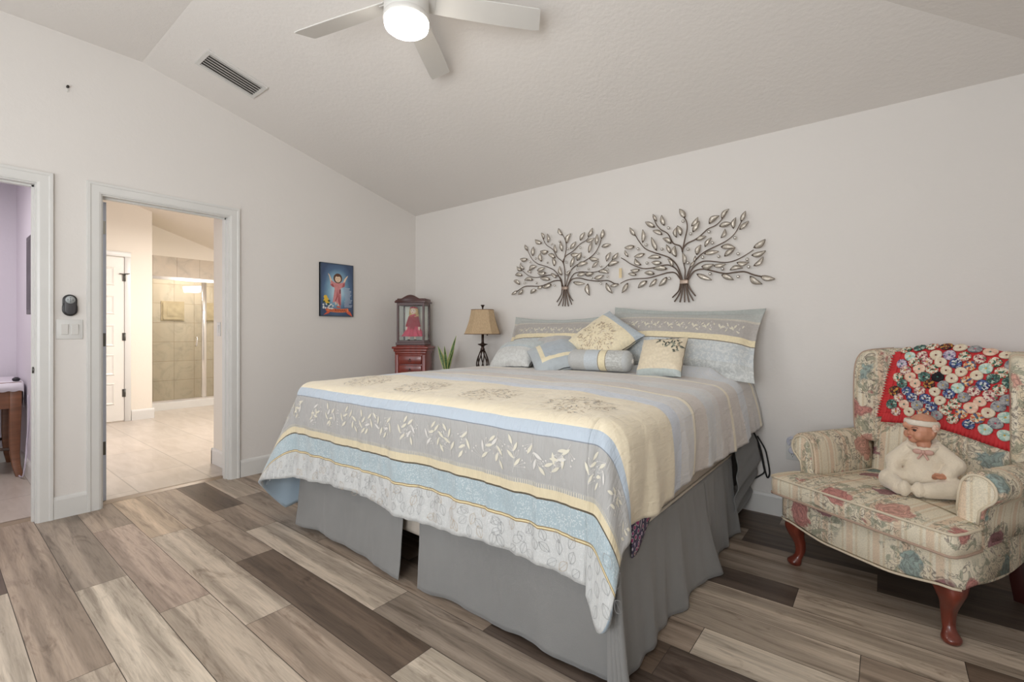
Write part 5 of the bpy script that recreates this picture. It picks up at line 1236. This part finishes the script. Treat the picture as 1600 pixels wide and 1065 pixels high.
# ================================================================== the wing chair  (local: x to the viewer's right, -y is its front)
CHX, CHY = -0.088, 2.546
CA = math.atan2(-0.51, 0.86)
def floral(name, ax=0, dens=1.0, dark=.75, loc=(0, 0, 0)):
    m, nt, b = M_(name); v0 = coords(nt); mp_ = nd(nt, 'ShaderNodeMapping'); mp_.inputs['Location'].default_value = loc; nt.links.new(v0, mp_.inputs[0]); v = mp_.outputs[0]
    sp_ = nd(nt, 'ShaderNodeSeparateXYZ'); nt.links.new(v, sp_.inputs[0])
    s_ = mth(nt, 'SINE', mth(nt, 'MULTIPLY', sp_.outputs[ax], 58.0))
    fine = mth(nt, 'SINE', mth(nt, 'MULTIPLY', sp_.outputs[ax], 900.0))
    base = ramp(nt, mth(nt, 'ADD', mth(nt, 'MULTIPLY', s_, .48), mth(nt, 'MULTIPLY_ADD', fine, .02, .5)), [(.30, C(232, 221, 198)), (.38, C(220, 204, 176)), (.55, C(225, 210, 184)), (.62, C(233, 223, 202)), (.80, C(233, 223, 202)), (.88, C(226, 204, 178))])
    wv = nd(nt, 'ShaderNodeTexNoise'); wv.inputs['Scale'].default_value = 9; nt.links.new(v, wv.inputs['Vector'])
    wrp = mix(nt, .11, v, wv.outputs['Color'], 'ADD')
    # bouquets: a blossom in each chosen cell, foliage and scrolling stems around it
    vo = vor(nt, wrp, 6.2); vo2 = vor(nt, wrp, 38)
    sepc = nd(nt, 'ShaderNodeSeparateColor'); nt.links.new(vo.outputs['Color'], sepc.inputs[0])
    pick = mth(nt, 'GREATER_THAN', sepc.outputs[1], .62 - .34 * dens)
    wide = ramp(nt, vo.outputs['Distance'], [(.62, (1, 1, 1, 1)), (.78, (0, 0, 0, 1))])
    clump = mth(nt, 'MULTIPLY', pick, wide)
    sc = tex(nt, wrp, 17, 2, .5, 1.6)
    lines = ramp(nt, sc.outputs['Fac'], [(.42, (0, 0, 0, 1)), (.45, (1, 1, 1, 1)), (.49, (0, 0, 0, 1)), (.535, (0, 0, 0, 1)), (.56, (.9, .9, .9, 1)), (.59, (0, 0, 0, 1))])
    col = mix(nt, mth(nt, 'MULTIPLY', clump, mth(nt, 'MULTIPLY', lines, dark)), base, C(104, 92, 88))
    lf_ = tex(nt, wrp, 22, 2, .55, 1.0)
    leaves = ramp(nt, lf_.outputs['Fac'], [(.54, (0, 0, 0, 1)), (.59, (1, 1, 1, 1))])
    col = mix(nt, mth(nt, 'MULTIPLY', clump, mth(nt, 'MULTIPLY', leaves, .65)), col, C(142, 146, 126))
    bn_ = tex(nt, wrp, 30, 2, .5, .5)
    dist = mth(nt, 'ADD', vo.outputs['Distance'], mth(nt, 'MULTIPLY', mth(nt, 'SUBTRACT', bn_.outputs['Fac'], .5), .30))
    bl_ = ramp(nt, dist, [(.33, (1, 1, 1, 1)), (.38, (0, 0, 0, 1))])
    bc = ramp(nt, sepc.outputs[0], [(0, C(192, 132, 126)), (.26, C(132, 156, 152)), (.46, C(208, 160, 146)), (.62, C(152, 108, 114)), (.78, C(146, 164, 160))], 'CONSTANT')
    ringf = mth(nt, 'ADD', mth(nt, 'MULTIPLY', mth(nt, 'SINE', mth(nt, 'MULTIPLY', dist, 46.0)), .3), mth(nt, 'MULTIPLY', vo2.outputs['Distance'], .9))
    pet = ramp(nt, ringf, [(.10, (1.12, 1.1, 1.08, 1)), (.40, (.95, .93, .92, 1)), (.62, (.62, .57, .58, 1)), (.85, (1.2, 1.18, 1.15, 1))])
    bcol = mix(nt, 1.0, bc, pet, 'MULTIPLY')
    col = mix(nt, mth(nt, 'MULTIPLY', mth(nt, 'MULTIPLY', bl_, pick), .92), col, bcol)
    wv2 = tex(nt, v, 260, 2); col = mix(nt, 1.0, col, ramp(nt, wv2.outputs['Fac'], [(.35, (.86, .86, .86, 1)), (.65, (1.06, 1.06, 1.06, 1))]), 'MULTIPLY')
    nt.links.new(col, b.inputs['Base Color']); b.inputs['Roughness'].default_value = .85; b.inputs['Specular IOR Level'].default_value = .2
    bump(nt, b, wv2.outputs['Fac'], .2, .002); return m
M_fx = floral('floral_tapestry', 0, 1.0, .85, (.37, .21, .43)); M_fy = floral('floral_tapestry_side', 1, 1.6, .95)
M_pipe = mat('cream_piping', C(216, 202, 178), .7); M_piped = mat('rose_piping', C(178, 152, 134), .7)
M_mah = mat('mahogany', C(110, 48, 34), .28, vary=.3, vs=6, stretch=(3, 3, .8), coat=.4)
M_mahd = mat('dark_mahogany', C(56, 24, 20), .4, vary=.2)
ch = thing('wing_chair', 'floral tapestry wing armchair with cabriole legs in the right corner', 'armchair', (CHX, CHY, 0), CA)
# seat rail with a shaped lower edge
rail = MB(); R = []
def lowz(x): return 0.205 + 0.028 * math.cos(abs(x) / 0.36 * PI * 1.9) * (1 if abs(x) > .19 else 0.0) - (0.022 if abs(x) <= .19 else 0.022 * (1 - min(1, (abs(x) - .19) / .1)))
xs = [-.365 + .73 * i / 36 for i in range(37)]
def low(x): a = abs(x) / .365; return 0.190 + 0.045 * max(0, (a - .35) / .65) ** 1.3 if a < .82 else 0.190 + 0.045 * (.47 / .65) ** 1.3 + 0.004 * (a - .82) / .18
vs = []
for y in (-0.02, -0.005, 0.05): pass
rings_ = []
for x in xs:
    lz = low(x); f = -0.022 - 0.012 * math.cos(x / .365 * PI / 2); e = min(1, (0.365 - abs(x)) / .02); f += .012 * (1 - e)
    rings_.append([(x, f + .012, lz), (x, f, lz + .012), (x, f, .335), (x, f + .012, .347), (x, .30, .347), (x, .30, lz + .01)])
rail.rings(rings_, 0, True, True, True)
def siderail(sx):
    rr_ = []
    for i in range(21):
        y = 0.02 + .60 * i / 20; lz = 0.235 - 0.03 * math.sin(PI * i / 20) - .005
        xo = .365 - .055 * (i / 20) ** 1.5; rr_.append([(sx * xo, y, lz), (sx * xo, y, .40), (sx * (xo - .06), y, .40), (sx * (xo - .06), y, lz)])
    return rr_
ro = rail.build('seat_rail', M_fx, ch)
for sx in (-1, 1): MB().rings(siderail(sx), 0, True, True, False).build('side_panel', M_fy, ch, bevel=(.01, 3))
MB().box((0, .625, .34), (.60, .04, .27)).build('back_panel', M_fx, ch, bevel=(.015, 3))
wl2 = MB(); wl2.tube([(x, -0.024 - 0.012 * math.cos(x / .365 * PI / 2) + .012 * (1 - min(1, (0.365 - abs(x)) / .02)), low(x) + .001) for x in xs], .005, 8); wl2.build('welt', M_pipe, ro)
# T-shaped seat cushion, crowned, with piping
def tcush():
    ol = [(-.36, -.085), (.36, -.085), (.374, -.07), (.380, -.02), (.376, .085), (.36, .120), (.295, .124), (.280, .135), (.270, .55), (-.270, .55), (-.280, .135), (-.295, .124), (-.36, .120), (-.376, .085), (-.380, -.02), (-.374, -.07)]
    P = [Vector((x, y, 0)) for x, y in ol]; Q = []
    for i in range(len(P)):
        a, b_ = P[i], P[(i + 1) % len(P)]; k = max(1, int((b_ - a).length / .02))
        for j in range(k): Q.append(a.lerp(b_, j / k))
    return Q
Q = tcush(); cen = Vector((0, .18, 0)); cu = MB(); R = []
def crown(p, s): # height of the crowned top away from the rim
    return 0.024 * (1 - s ** 3)
for z, k in ((.350, .0), (.350, .6), (.352, .97), (.360, 1.0), (.40, 1.008), (.435, 1.0)):
    R.append([tuple(cen + (p - cen) * max(k, .001) + Vector((0, 0, z + (0.03 * (p.y > .3) * 0)))) for p in Q])
for k in (.985, .95, .88, .75, .6, .45, .3, .15, .02):
    R.append([tuple(cen + (p - cen) * k + Vector((0, 0, .438 + crown(p, k) + .003 * nz(p.x * k * 8, p.y * k * 8, 2)))) for p in Q])
cu.rings(R, 0, True); co_ = cu.build('seat_cushion', M_fx, ch)
for z, mm in ((.438, M_pipe), (.358, M_piped)):
    q = [tuple(cen + (p - cen) * 1.003 + Vector((0, 0, z))) for p in Q]; t_ = MB(); t_.tube(q + [q[0]], .0052, 8); t_.build('piping', mm, co_)
# rolled arms
def armprof(s=1.0):
    P = [(.285, .36), (.283, .48), (.290, .555)]
    c, r = (.360, .580), .060
    for i in range(15):
        a = PI * .97 - (PI * 1.30) * i / 14; P.append((c[0] + r * math.cos(a) * 1.06, c[1] + r * math.sin(a)))
    P += [(.366, .50), (.358, .44), (.356, .36)]
    return P
for sx in (-1, 1):
    am = MB(); R = []
    for y, k in ((.125, .93), (.132, .98), (.147, 1.0), (.24, 1.0), (.36, .985), (.48, .965), (.60, .95)):
        R.append([(sx * (.32 + (x - .32) * k), y, .36 + (z - .36) * (1 - .02 * (k < .99) * 0)) for x, z in armprof()])
    am.rings(R, 0, True); ao = am.build('armrest', M_fy, ch)
    # facing panel of the scroll with its piping
    fp = MB(); P = [(sx * (.325 + (x - .325) * .84), .121, .37 + (z - .37) * .95) for x, z in armprof()]
    P2 = [(p[0], .113, p[2]) for p in P]; cc = Vector((sx * .33, .107, .5))
    fp.rings([P, P2, [tuple(cc + (Vector(p) - cc) * .6) for p in P2]], 0, True); fo2 = fp.build('arm_facing', M_fx, ao)
    t_ = MB(); t_.tube(P2[1:-1], .0048, 8); t_.build('piping', M_pipe, fo2)
# back: leaning, camel top
def backy(z): return .545 + (z - .44) * .165
def topz(x): return 1.040 - .022 * (abs(x) / .30) ** 2.2 + .012 * math.cos(x / .30 * PI)
bk = MB(); R = []
NBX = 30
for i in range(NBX + 1):
    x = -.285 + .57 * i / NBX; tz = topz(x); row = []
    for j in range(25): # front, bottom to top
        z = .42 + (tz - .42) * j / 24; e = 1 - abs(2 * i / NBX - 1) ** 4; row.append((x, backy(z) - .030 * e * math.sin(PI * min(1, j / 24 * .9 + .08)) , z))
    for k in range(1, 6):
        a = PI * k / 6; row.append((x, backy(tz) + .05 - .05 * math.cos(a), tz + .022 * math.sin(a)))
    for j in range(13):
        z = tz - (tz - .30) * j / 12; row.append((x, backy(z) + .085, z))
    R.append(row)
bk.rings(R, 0, True); bko = bk.build('backrest', M_fx, ch)
# wings
for sx in (-1, 1):
    # outline in its own slanting plane: s from the back (0) to the flared leading edge (1)
    ol = [(-.25, .58), (.35, .575), (.80, .59), (.96, .64), (1.0, .74), (1.0, .88), (.98, .96), (.92, 1.015), (.78, 1.052), (.55, 1.066), (.25, 1.072), (0, 1.075), (-.25, 1.07), (-.32, 1.0), (-.32, .75)]
    ol = [tuple(v)[:2] for v in catmull([(a, b_, 0) for a, b_ in ol] + [(ol[0][0], ol[0][1], 0)], 4)][:-1]
    root, lead = Vector((.246, .665)), Vector((.328, .492)); dv = (lead - root); nv = Vector((dv.y, -dv.x)).normalized() * -1
    wg = MB(); R = []; c2 = (.40, .82)
    for d, k in ((-.034, .91), (-.030, .965), (-.017, 1.0), (.017, 1.0), (.030, .965), (.034, .91)):
        row = []
        for a, z in ol:
            s_ = c2[0] + (a - c2[0]) * k; zz = c2[1] + (z - c2[1]) * k; q = root + dv * s_ + nv * d; row.append((sx * q.x, q.y, zz))
        R.append(row)
    wg.rings(R, 0, True); wo2 = wg.build('wing', M_fy, ch)
    t_ = MB(); t_.tube([(sx * (root + dv * a + nv * .020).x, (root + dv * a + nv * .020).y, z) for a, z in ol[4:46]], .0042, 8); t_.build('piping', M_piped, wo2)
# cabriole front legs, plain rear legs
for sx in (-1, 1):
    lg = MB(); R = []
    for z, off, rx_, ry_ in ((.245, -.005, .050, .050), (.215, .0, .052, .052), (.185, .008, .043, .043), (.15, .006, .031, .031), (.11, -.004, .0235, .0235), (.07, -.006, .020, .020), (.045, .0, .021, .021), (.030, .008, .027, .027), (.020, .012, .031, .031), (.010, .012, .030, .030), (.0, .010, .024, .024)):
        cx_, cy_ = sx * (.308 + off), .030 - off; row = []
        for j in range(20):
            a = 2 * PI * j / 20; sq = 1 + .10 * math.cos(4 * (a - PI / 4)) * (1 if z > .05 else 0)
            row.append((cx_ + rx_ * sq * math.cos(a), cy_ + ry_ * sq * math.sin(a), z))
        R.append(row)
    # smooth the outline along the height
    Z = []
    for j in range(20): Z.append(catmull([r[j] for r in R], 4))
    lg.rings([[tuple(Z[j][i]) for j in range(20)] for i in range(len(Z[0]))], 0, True); lg.build('front_leg', M_mah, ch)
    rl = MB(); rl.rings([[(sx * (.262 + ox) + a * .022, .600 + oy + b_ * .022, z) for a, b_ in ((-1, -1), (1, -1), (1, 1), (-1, 1))] for z, ox, oy in ((.30, 0, 0), (.18, 0, .002), (.09, .004, .012), (0, .010, .03))], 0, True, True, False); rl.build('rear_leg', M_mahd, ch, bevel=(.004, 2))

# ------------------------------------------------------------------ yo-yo coverlet over the chair back
M_red = mat('red_cotton', C(200, 48, 52), .75, vary=.10, vs=14, bs=.3, bscale=60)
qx0, qx1 = -0.205, 0.272
def QS(u, v):
    """u across, v down: from behind the top edge over the back to the front"""
    x = qx0 + (qx1 - qx0) * u
    L0 = .15; Lf = .315
    s = v * (L0 + .10 + Lf); tz = topz(max(-.285, min(.285, x))) + .010
    e = 1 - abs(x / .285) ** 4 if abs(x) < .285 else 0
    if s < L0: return Vector((x, backy(tz) + .108, tz - (L0 - s)))
    s -= L0
    if s < .10:
        a = s / .10 * PI; return Vector((x, backy(tz) + .05 + .063 * math.cos(a), tz + .034 * math.sin(a)))
    s -= .10; j = s / (tz - .42); z = tz - s
    fr = .030 * max(0, e) * math.sin(PI * min(1, (1 - j) * .9 + .08))
    return Vector((x + .03 * j * (u - .5) * -1.0 * 0 + (-.030 * (s / Lf) * (1 - u)), backy(z) - fr - .013 - .004 * nz(x * 9, z * 9), z - .040 * (1 - u) * 0 - .045 * (u) * (s / Lf) * 0.6))
ql = thing('patchwork_coverlet', 'red coverlet covered in gathered fabric rosettes draped over the wing chair back', 'coverlet', (CHX, CHY, 0), CA)
qb = MB(); qb.grid(48, 72, lambda u, v: tuple(QS(u, v))); qb.build('red_backing', M_red, ql, solid=.005, recalc=False)
def QN(u, v):
    a = QS(u, v); n = (QS(u + .004, v) - a).cross(QS(u, v + .004) - a); n.normalize()
    if n.dot(Vector((0, -1, .4))) < 0 and v > .32: n = -n
    return a, n
rf = MB()
def ruff(path_fn, n_, out):
    P = []
    vs = []
    for i in range(n_ + 1):
        t = i / n_; u, v = path_fn(t); a, nn_ = QN(u, v); w_ = .007 * math.sin(i * 1.9)
        for k in range(4):
            uu, vv = u + out[0] * k / 3, v + out[1] * k / 3
            b_, n2_ = QN(uu, vv); vs.append(tuple(b_ + n2_ * (.004 + w_ * (k / 3))))
    rf.add(vs, [(i * 4 + k, i * 4 + k + 1, (i + 1) * 4 + k + 1, (i + 1) * 4 + k) for i in range(n_) for k in range(3)])
ruff(lambda t: (t, .955), 120, (0, .095)); ruff(lambda t: (.03, .40 + .6 * t), 80, (-.085, 0)); ruff(lambda t: (.97, .40 + .6 * t), 80, (.085, 0))
rf.build('ruffled_border', M_red, ql, solid=.003, recalc=False)
def fabric(name, cols, sc):
    m, nt, b = M_(name); v = coords(nt); n1 = vor(nt, v, sc); sc_ = nd(nt, 'ShaderNodeSeparateColor'); nt.links.new(n1.outputs['Color'], sc_.inputs[0])
    n2 = tex(nt, v, sc * 1.4, 2); f_ = mth(nt, 'ADD', mth(nt, 'MULTIPLY', sc_.outputs[0], .7), mth(nt, 'MULTIPLY', n2.outputs['Fac'], .3))
    k = len(cols); nt.links.new(ramp(nt, f_, [(.08 + i / k * .84, C(*c)) for i, c in enumerate(cols)], 'CONSTANT'), b.inputs['Base Color']); b.inputs['Roughness'].default_value = .8
    return m
FB = [fabric('print_cream', [(228, 214, 190), (222, 204, 178), (234, 222, 200)], 60), fabric('print_peach', [(230, 190, 166), (236, 208, 184), (222, 172, 152)], 70), fabric('print_mint', [(178, 206, 194), (212, 222, 208), (150, 190, 176)], 80),
      fabric('print_blue_daisy', [(52, 62, 110), (214, 214, 210), (86, 104, 150), (58, 66, 96)], 120), fabric('print_green_floral', [(232, 226, 208), (84, 122, 92), (222, 214, 192), (206, 110, 90), (60, 88, 72)], 110), fabric('print_grey', [(150, 150, 152), (174, 172, 170), (120, 122, 128)], 120),
      fabric('print_rose', [(224, 206, 190), (196, 112, 118), (232, 218, 200), (160, 84, 96), (120, 130, 104)], 110), fabric('print_dark', [(44, 38, 42), (120, 44, 40), (190, 140, 70), (50, 48, 40)], 110), fabric('print_orange', [(226, 150, 92), (228, 212, 180), (96, 104, 130), (206, 112, 74)], 110),
      fabric('print_teal', [(96, 130, 122), (60, 88, 80), (170, 186, 170)], 110), fabric('print_lilac', [(168, 150, 176), (206, 196, 204), (120, 104, 140)], 110), mat('plain_black_cotton', C(26, 22, 28), .8)]
CT = [mat('button_dark_red', C(110, 30, 34), .6), mat('button_teal', C(70, 120, 110), .6), mat('button_gold', C(214, 176, 90), .6), mat('button_rose', C(196, 90, 110), .6)]
def rosette_mesh(seed):
    mb = MB(); rs = random.Random(seed); NP_ = 48; pl_ = rs.choice((14, 16, 18)); R = []
    for r, z, amp in ((.0225, .000, 0), (.0250, .0035, .2), (.0235, .0075, .5), (.018, .0088, .9), (.011, .0085, 1.0), (.0055, .0066, .7), (.002, .004, .2)):
        row = []
        for j in range(NP_):
            a = 2 * PI * j / NP_; rr_ = r * (1 + .035 * math.sin(a * 3 + seed) + .012 * math.sin(a * pl_ + 1) * amp); row.append((rr_ * math.cos(a), rr_ * math.sin(a), z + .0014 * amp * math.sin(a * pl_ + seed)))
        R.append(row)
    mb.rings(R, 0, True); mb.sphere((0, 0, .0050), .0042, 10, 6, 1, (1, 1, .8)); return mb
first = []; rq = random.Random(21); cnt = 0
NCOL, NROW = 8, 10
for i in range(NROW):
    for j in range(NCOL):
        u = .065 + .87 * (j + (.5 if i % 2 else 0)) / (NCOL - .5) + rq.uniform(-.004, .004); v = .40 + .55 * i / (NROW - 1) + rq.uniform(-.003, .003)
        a, n_ = QN(u, v)
        k = rq.choice((0, 0, 1, 1, 2, 2, 3, 4, 4, 4, 5, 5, 6, 6, 7, 8, 9, 10, 0, 4)); k = 11 if (i, j) == (4, 3) else k
        key = (k, rq.randrange(2))
        hit = [f for f in first if f[0] == key]
        if not hit:
            o = rosette_mesh(cnt).build('rosette', [FB[k], CT[rq.randrange(4)]], ql); first.append((key, o))
        else:
            o = hit[0][1].copy(); COL.objects.link(o); o.parent = ql
        zax = n_; xax = (QS(u + .01, v) - a).normalized(); yax = zax.cross(xax).normalized(); xax = yax.cross(zax)
        rm_ = Matrix((xax, yax, zax)).transposed()
        o.matrix_local = Matrix.Translation(a + n_ * .0035) @ rm_.to_4x4() @ Matrix.Rotation(rq.uniform(0, 6.28), 4, 'Z') @ Matrix.Diagonal((*[rq.uniform(.92, 1.08)] * 2, 1.2, 1))
        cnt += 1

# ------------------------------------------------------------------ baby doll sitting on the seat
DA = CA + math.radians(24)
bd = thing('baby_doll', 'baby doll in a cream fleece suit and headband sitting in the wing chair', 'doll', (0, 0, 0), 0)
lp = Matrix.Rotation(CA, 3, 'Z') @ Vector((0.085, 0.300, 0.459))
bd.location = (CHX + lp.x, CHY + lp.y, 0.459); bd.rotation_euler.z = DA; bd.scale = (.88, .92, .97)
M_skin = mat('vinyl_skin', C(200, 142, 114), .45, vary=.08, vs=22)
M_flc = mat('cream_fleece', C(226, 212, 190), .9, vary=.05, vs=20, bs=.6, bscale=160, sheen=.5)
M_hb = mat('cream_jersey', C(226, 214, 198), .85, vary=.03, bs=.3, bscale=200)
HC = Vector((-.010, -.005, .283)); HR = Matrix.Rotation(math.radians(-42), 3, 'Z') @ Matrix.Rotation(math.radians(6), 3, 'X')
def hd(x, y, z): p = HC + HR @ Vector((x, y, z)); return (p.x, p.y, p.z)
# face looks along -y of the head frame
sk = [('s', HC, (.060, .066, .060)), ('s', hd(0, .012, .018), (.058, .062, .052)), ('s', hd(-.026, -.042, -.020), (.024, .022, .022)), ('s', hd(.026, -.042, -.020), (.024, .022, .022)), ('s', hd(0, -.046, -.040), (.022, .020, .017)), ('s', hd(0, -.052, .024), (.036, .018, .020)),
      ('s', hd(0, -.068, -.008), (.0095, .012, .0085)), ('s', hd(-.007, -.066, -.011), (.006, .006, .005)), ('s', hd(.007, -.066, -.011), (.006, .006, .005)), ('s', hd(0, -.064, -.0245), (.012, .008, .0045)), ('s', hd(0, -.062, -.032), (.010, .008, .005)),
      ('s', hd(-.060, .004, -.008), (.007, .012, .017)), ('s', hd(.060, .004, -.008), (.007, .012, .017)), ('c', (-.008, 0, .24), (0, 0, .19), .030, .034), ('s', (0, .0, .12), (.062, .050, .085)),
      ('c', (.055, 0, .185), (.118, -.020, .135), .026, .022), ('c', (.118, -.020, .135), (.078, -.070, .098), .020, .016), ('s', (.062, -.082, .094), (.019, .017, .011)),
      ('c', (-.055, 0, .185), (-.115, -.020, .125), .026, .022), ('c', (-.115, -.020, .125), (-.118, -.075, .080), .020, .016), ('s', (-.116, -.09, .072), (.016, .018, .011))]
for k, (dx, dy, dz) in enumerate(((-.022, -.010, .004), (-.024, -.004, -.001), (-.022, .002, -.005), (-.018, .007, -.008))):
    a = Vector((.056, -.084 + .004 * k, .097 - .003 * k)); m_ = a + Vector((dx * .6, dy * .8, dz)); e = m_ + Vector((-.007, .004, -.007)); sk += [('c', a, m_, .0062, .0056), ('c', m_, e, .0056, .0045)]
sk += [('c', (.070, -.088, .100), (.058, -.100, .108), .0065, .0058), ('c', (.058, -.100, .108), (.046, -.101, .108), .0058, .0048)]
for k in range(4):
    a = Vector((-.125 + .006 * k, -.098, .072)); m_ = a + Vector((-.002 + .002 * k, -.018 - .003 * (k in (1, 2)), -.005)); e = m_ + Vector((0, -.005, -.009)); sk += [('c', a, m_, .0060, .0054), ('c', m_, e, .0054, .0044)]
sk += [('c', (-.104, -.088, .074), (-.094, -.102, .072), .0065, .0055)]
body = blob('body', sk, M_skin, bd, .0034, 3)
st_ = [('s', (0, .004, .115), (.080, .066, .098)), ('s', (0, -.010, .075), (.084, .072, .072)), ('c', (.050, .002, .188), (.118, -.018, .138), .040, .038), ('c', (.118, -.018, .138), (.088, -.058, .104), .036, .028), ('c', (-.050, .002, .188), (-.116, -.018, .126), .040, .037), ('c', (-.116, -.018, .126), (-.117, -.066, .086), .034, .026),
       ('c', (.050, -.02, .050), (.130, -.070, .048), .050, .044), ('c', (.130, -.070, .048), (.020, -.135, .037), .042, .033), ('s', (-.010, -.150, .038), (.026, .030, .034)),
       ('c', (-.050, -.02, .050), (-.130, -.080, .048), .050, .045), ('c', (-.130, -.080, .048), (-.085, -.150, .036), .042, .033), ('s', (-.062, -.168, .038), (.026, .030, .036)), ('s', (0, .0, .042), (.09, .06, .040))]
slp = blob('sleep_suit', st_, M_flc, bd, .005, 5)
cl2 = MB(); P = [(.052 * math.cos(a) - .004, .046 * math.sin(a) - .004, .218 - .010 * math.sin(a) * -1 - .012 * (math.sin(a) < 0)) for a in (2 * PI * k / 40 for k in range(41))]
cl2.tube(P, [.017 + .002 * math.sin(k * 2.2) for k in range(41)], 10, squash=.7); cl2.build('collar', M_flc, bd)
bw = MB()
for sx in (-1, 1):
    bw.sphere((sx * .020, -.066, .190), .016, 12, 8, 0, (1.3, .5, .75)); bw.tube(catmull([(0, -.066, .188), (sx * .012, -.074, .170), (sx * .020, -.076, .158)], 5), .005, 6)
bw.sphere((0, -.070, .190), .009, 10, 8); bw.build('bow', mat('rose_ribbon', C(206, 164, 150), .6, vary=.1), bd)
hb2 = MB(); R = []
for k in range(49):
    a = 2 * PI * k / 48; c0 = (.0625 * math.cos(a), .0690 * math.sin(a) + .003); tl_ = .030 - .012 * math.sin(a) * 1.0 + .0
    row = []
    for dz, o_2 in ((-.013, .000), (-.010, .004), (0, .006), (.010, .004), (.013, .000), (0, -.004)):
        row.append(hd(c0[0] * (1 + o_2 / .06) * (1 - .12 * (dz + .013) / .026 * 0.6), c0[1] * (1 + o_2 / .06) * (1 - .10 * (dz + .013) / .026 * .6), tl_ + dz))
    R.append(row)
hb2.rings(R, 0, False); hbo = hb2.build('headband', M_hb, bd)
fl_ = MB()
for k in range(6):
    a = 2 * PI * k / 6; fl_.sphere(hd(.069, .008 + .010 * math.cos(a), .014 + .010 * math.sin(a)), .0085, 10, 8, 0)
fl_.sphere(hd(.077, .008, .014), .007, 10, 8, 1); fl_.build('headband_flower', [mat('pale_rose_petal', C(222, 190, 170), .7), mat('petal_heart', C(208, 160, 140), .7)], hbo)
ey = MB()
for sx in (-1, 1): ey.sphere(hd(sx * .0235, -.0575, .006), .0075, 12, 8, 0, (1.1, .7, .75))
eo = ey.build('eyes', mat('glossy_brown_eye', C(58, 40, 36), .12), bd)
br_ = MB()
for sx in (-1, 1):
    br_.tube([hd(sx * (.014 + .022 * t), -.0640 + .012 * t * t, .0165 + .005 * math.sin(PI * t)) for t in (i / 6 for i in range(7))], .0014, 5)
    br_.tube([hd(sx * (.014 + .020 * t), -.0652 + .010 * t * t, .0092 + .003 * math.sin(PI * t)) for t in (i / 6 for i in range(7))], .0014, 5)
br_.build('brows_and_lashes', mat('brown_brow', C(112, 72, 56), .7), bd)
lpm = MB(); lpm.tube([hd(x, -.0715 + abs(x) * .45, -.0262 + .0015 * math.cos(x * 300)) for x in (-.0105, -.007, -.0035, 0, .0035, .007, .0105)], [.0012, .0024, .003, .0026, .003, .0024, .0012], 6); lpm.tube([hd(x, -.0695 + abs(x) * .4, -.0312) for x in (-.008, -.004, 0, .004, .008)], [.001, .0026, .0032, .0026, .001], 6)
lpm.build('lips', mat('rosy_lips', C(186, 104, 92), .45), bd)
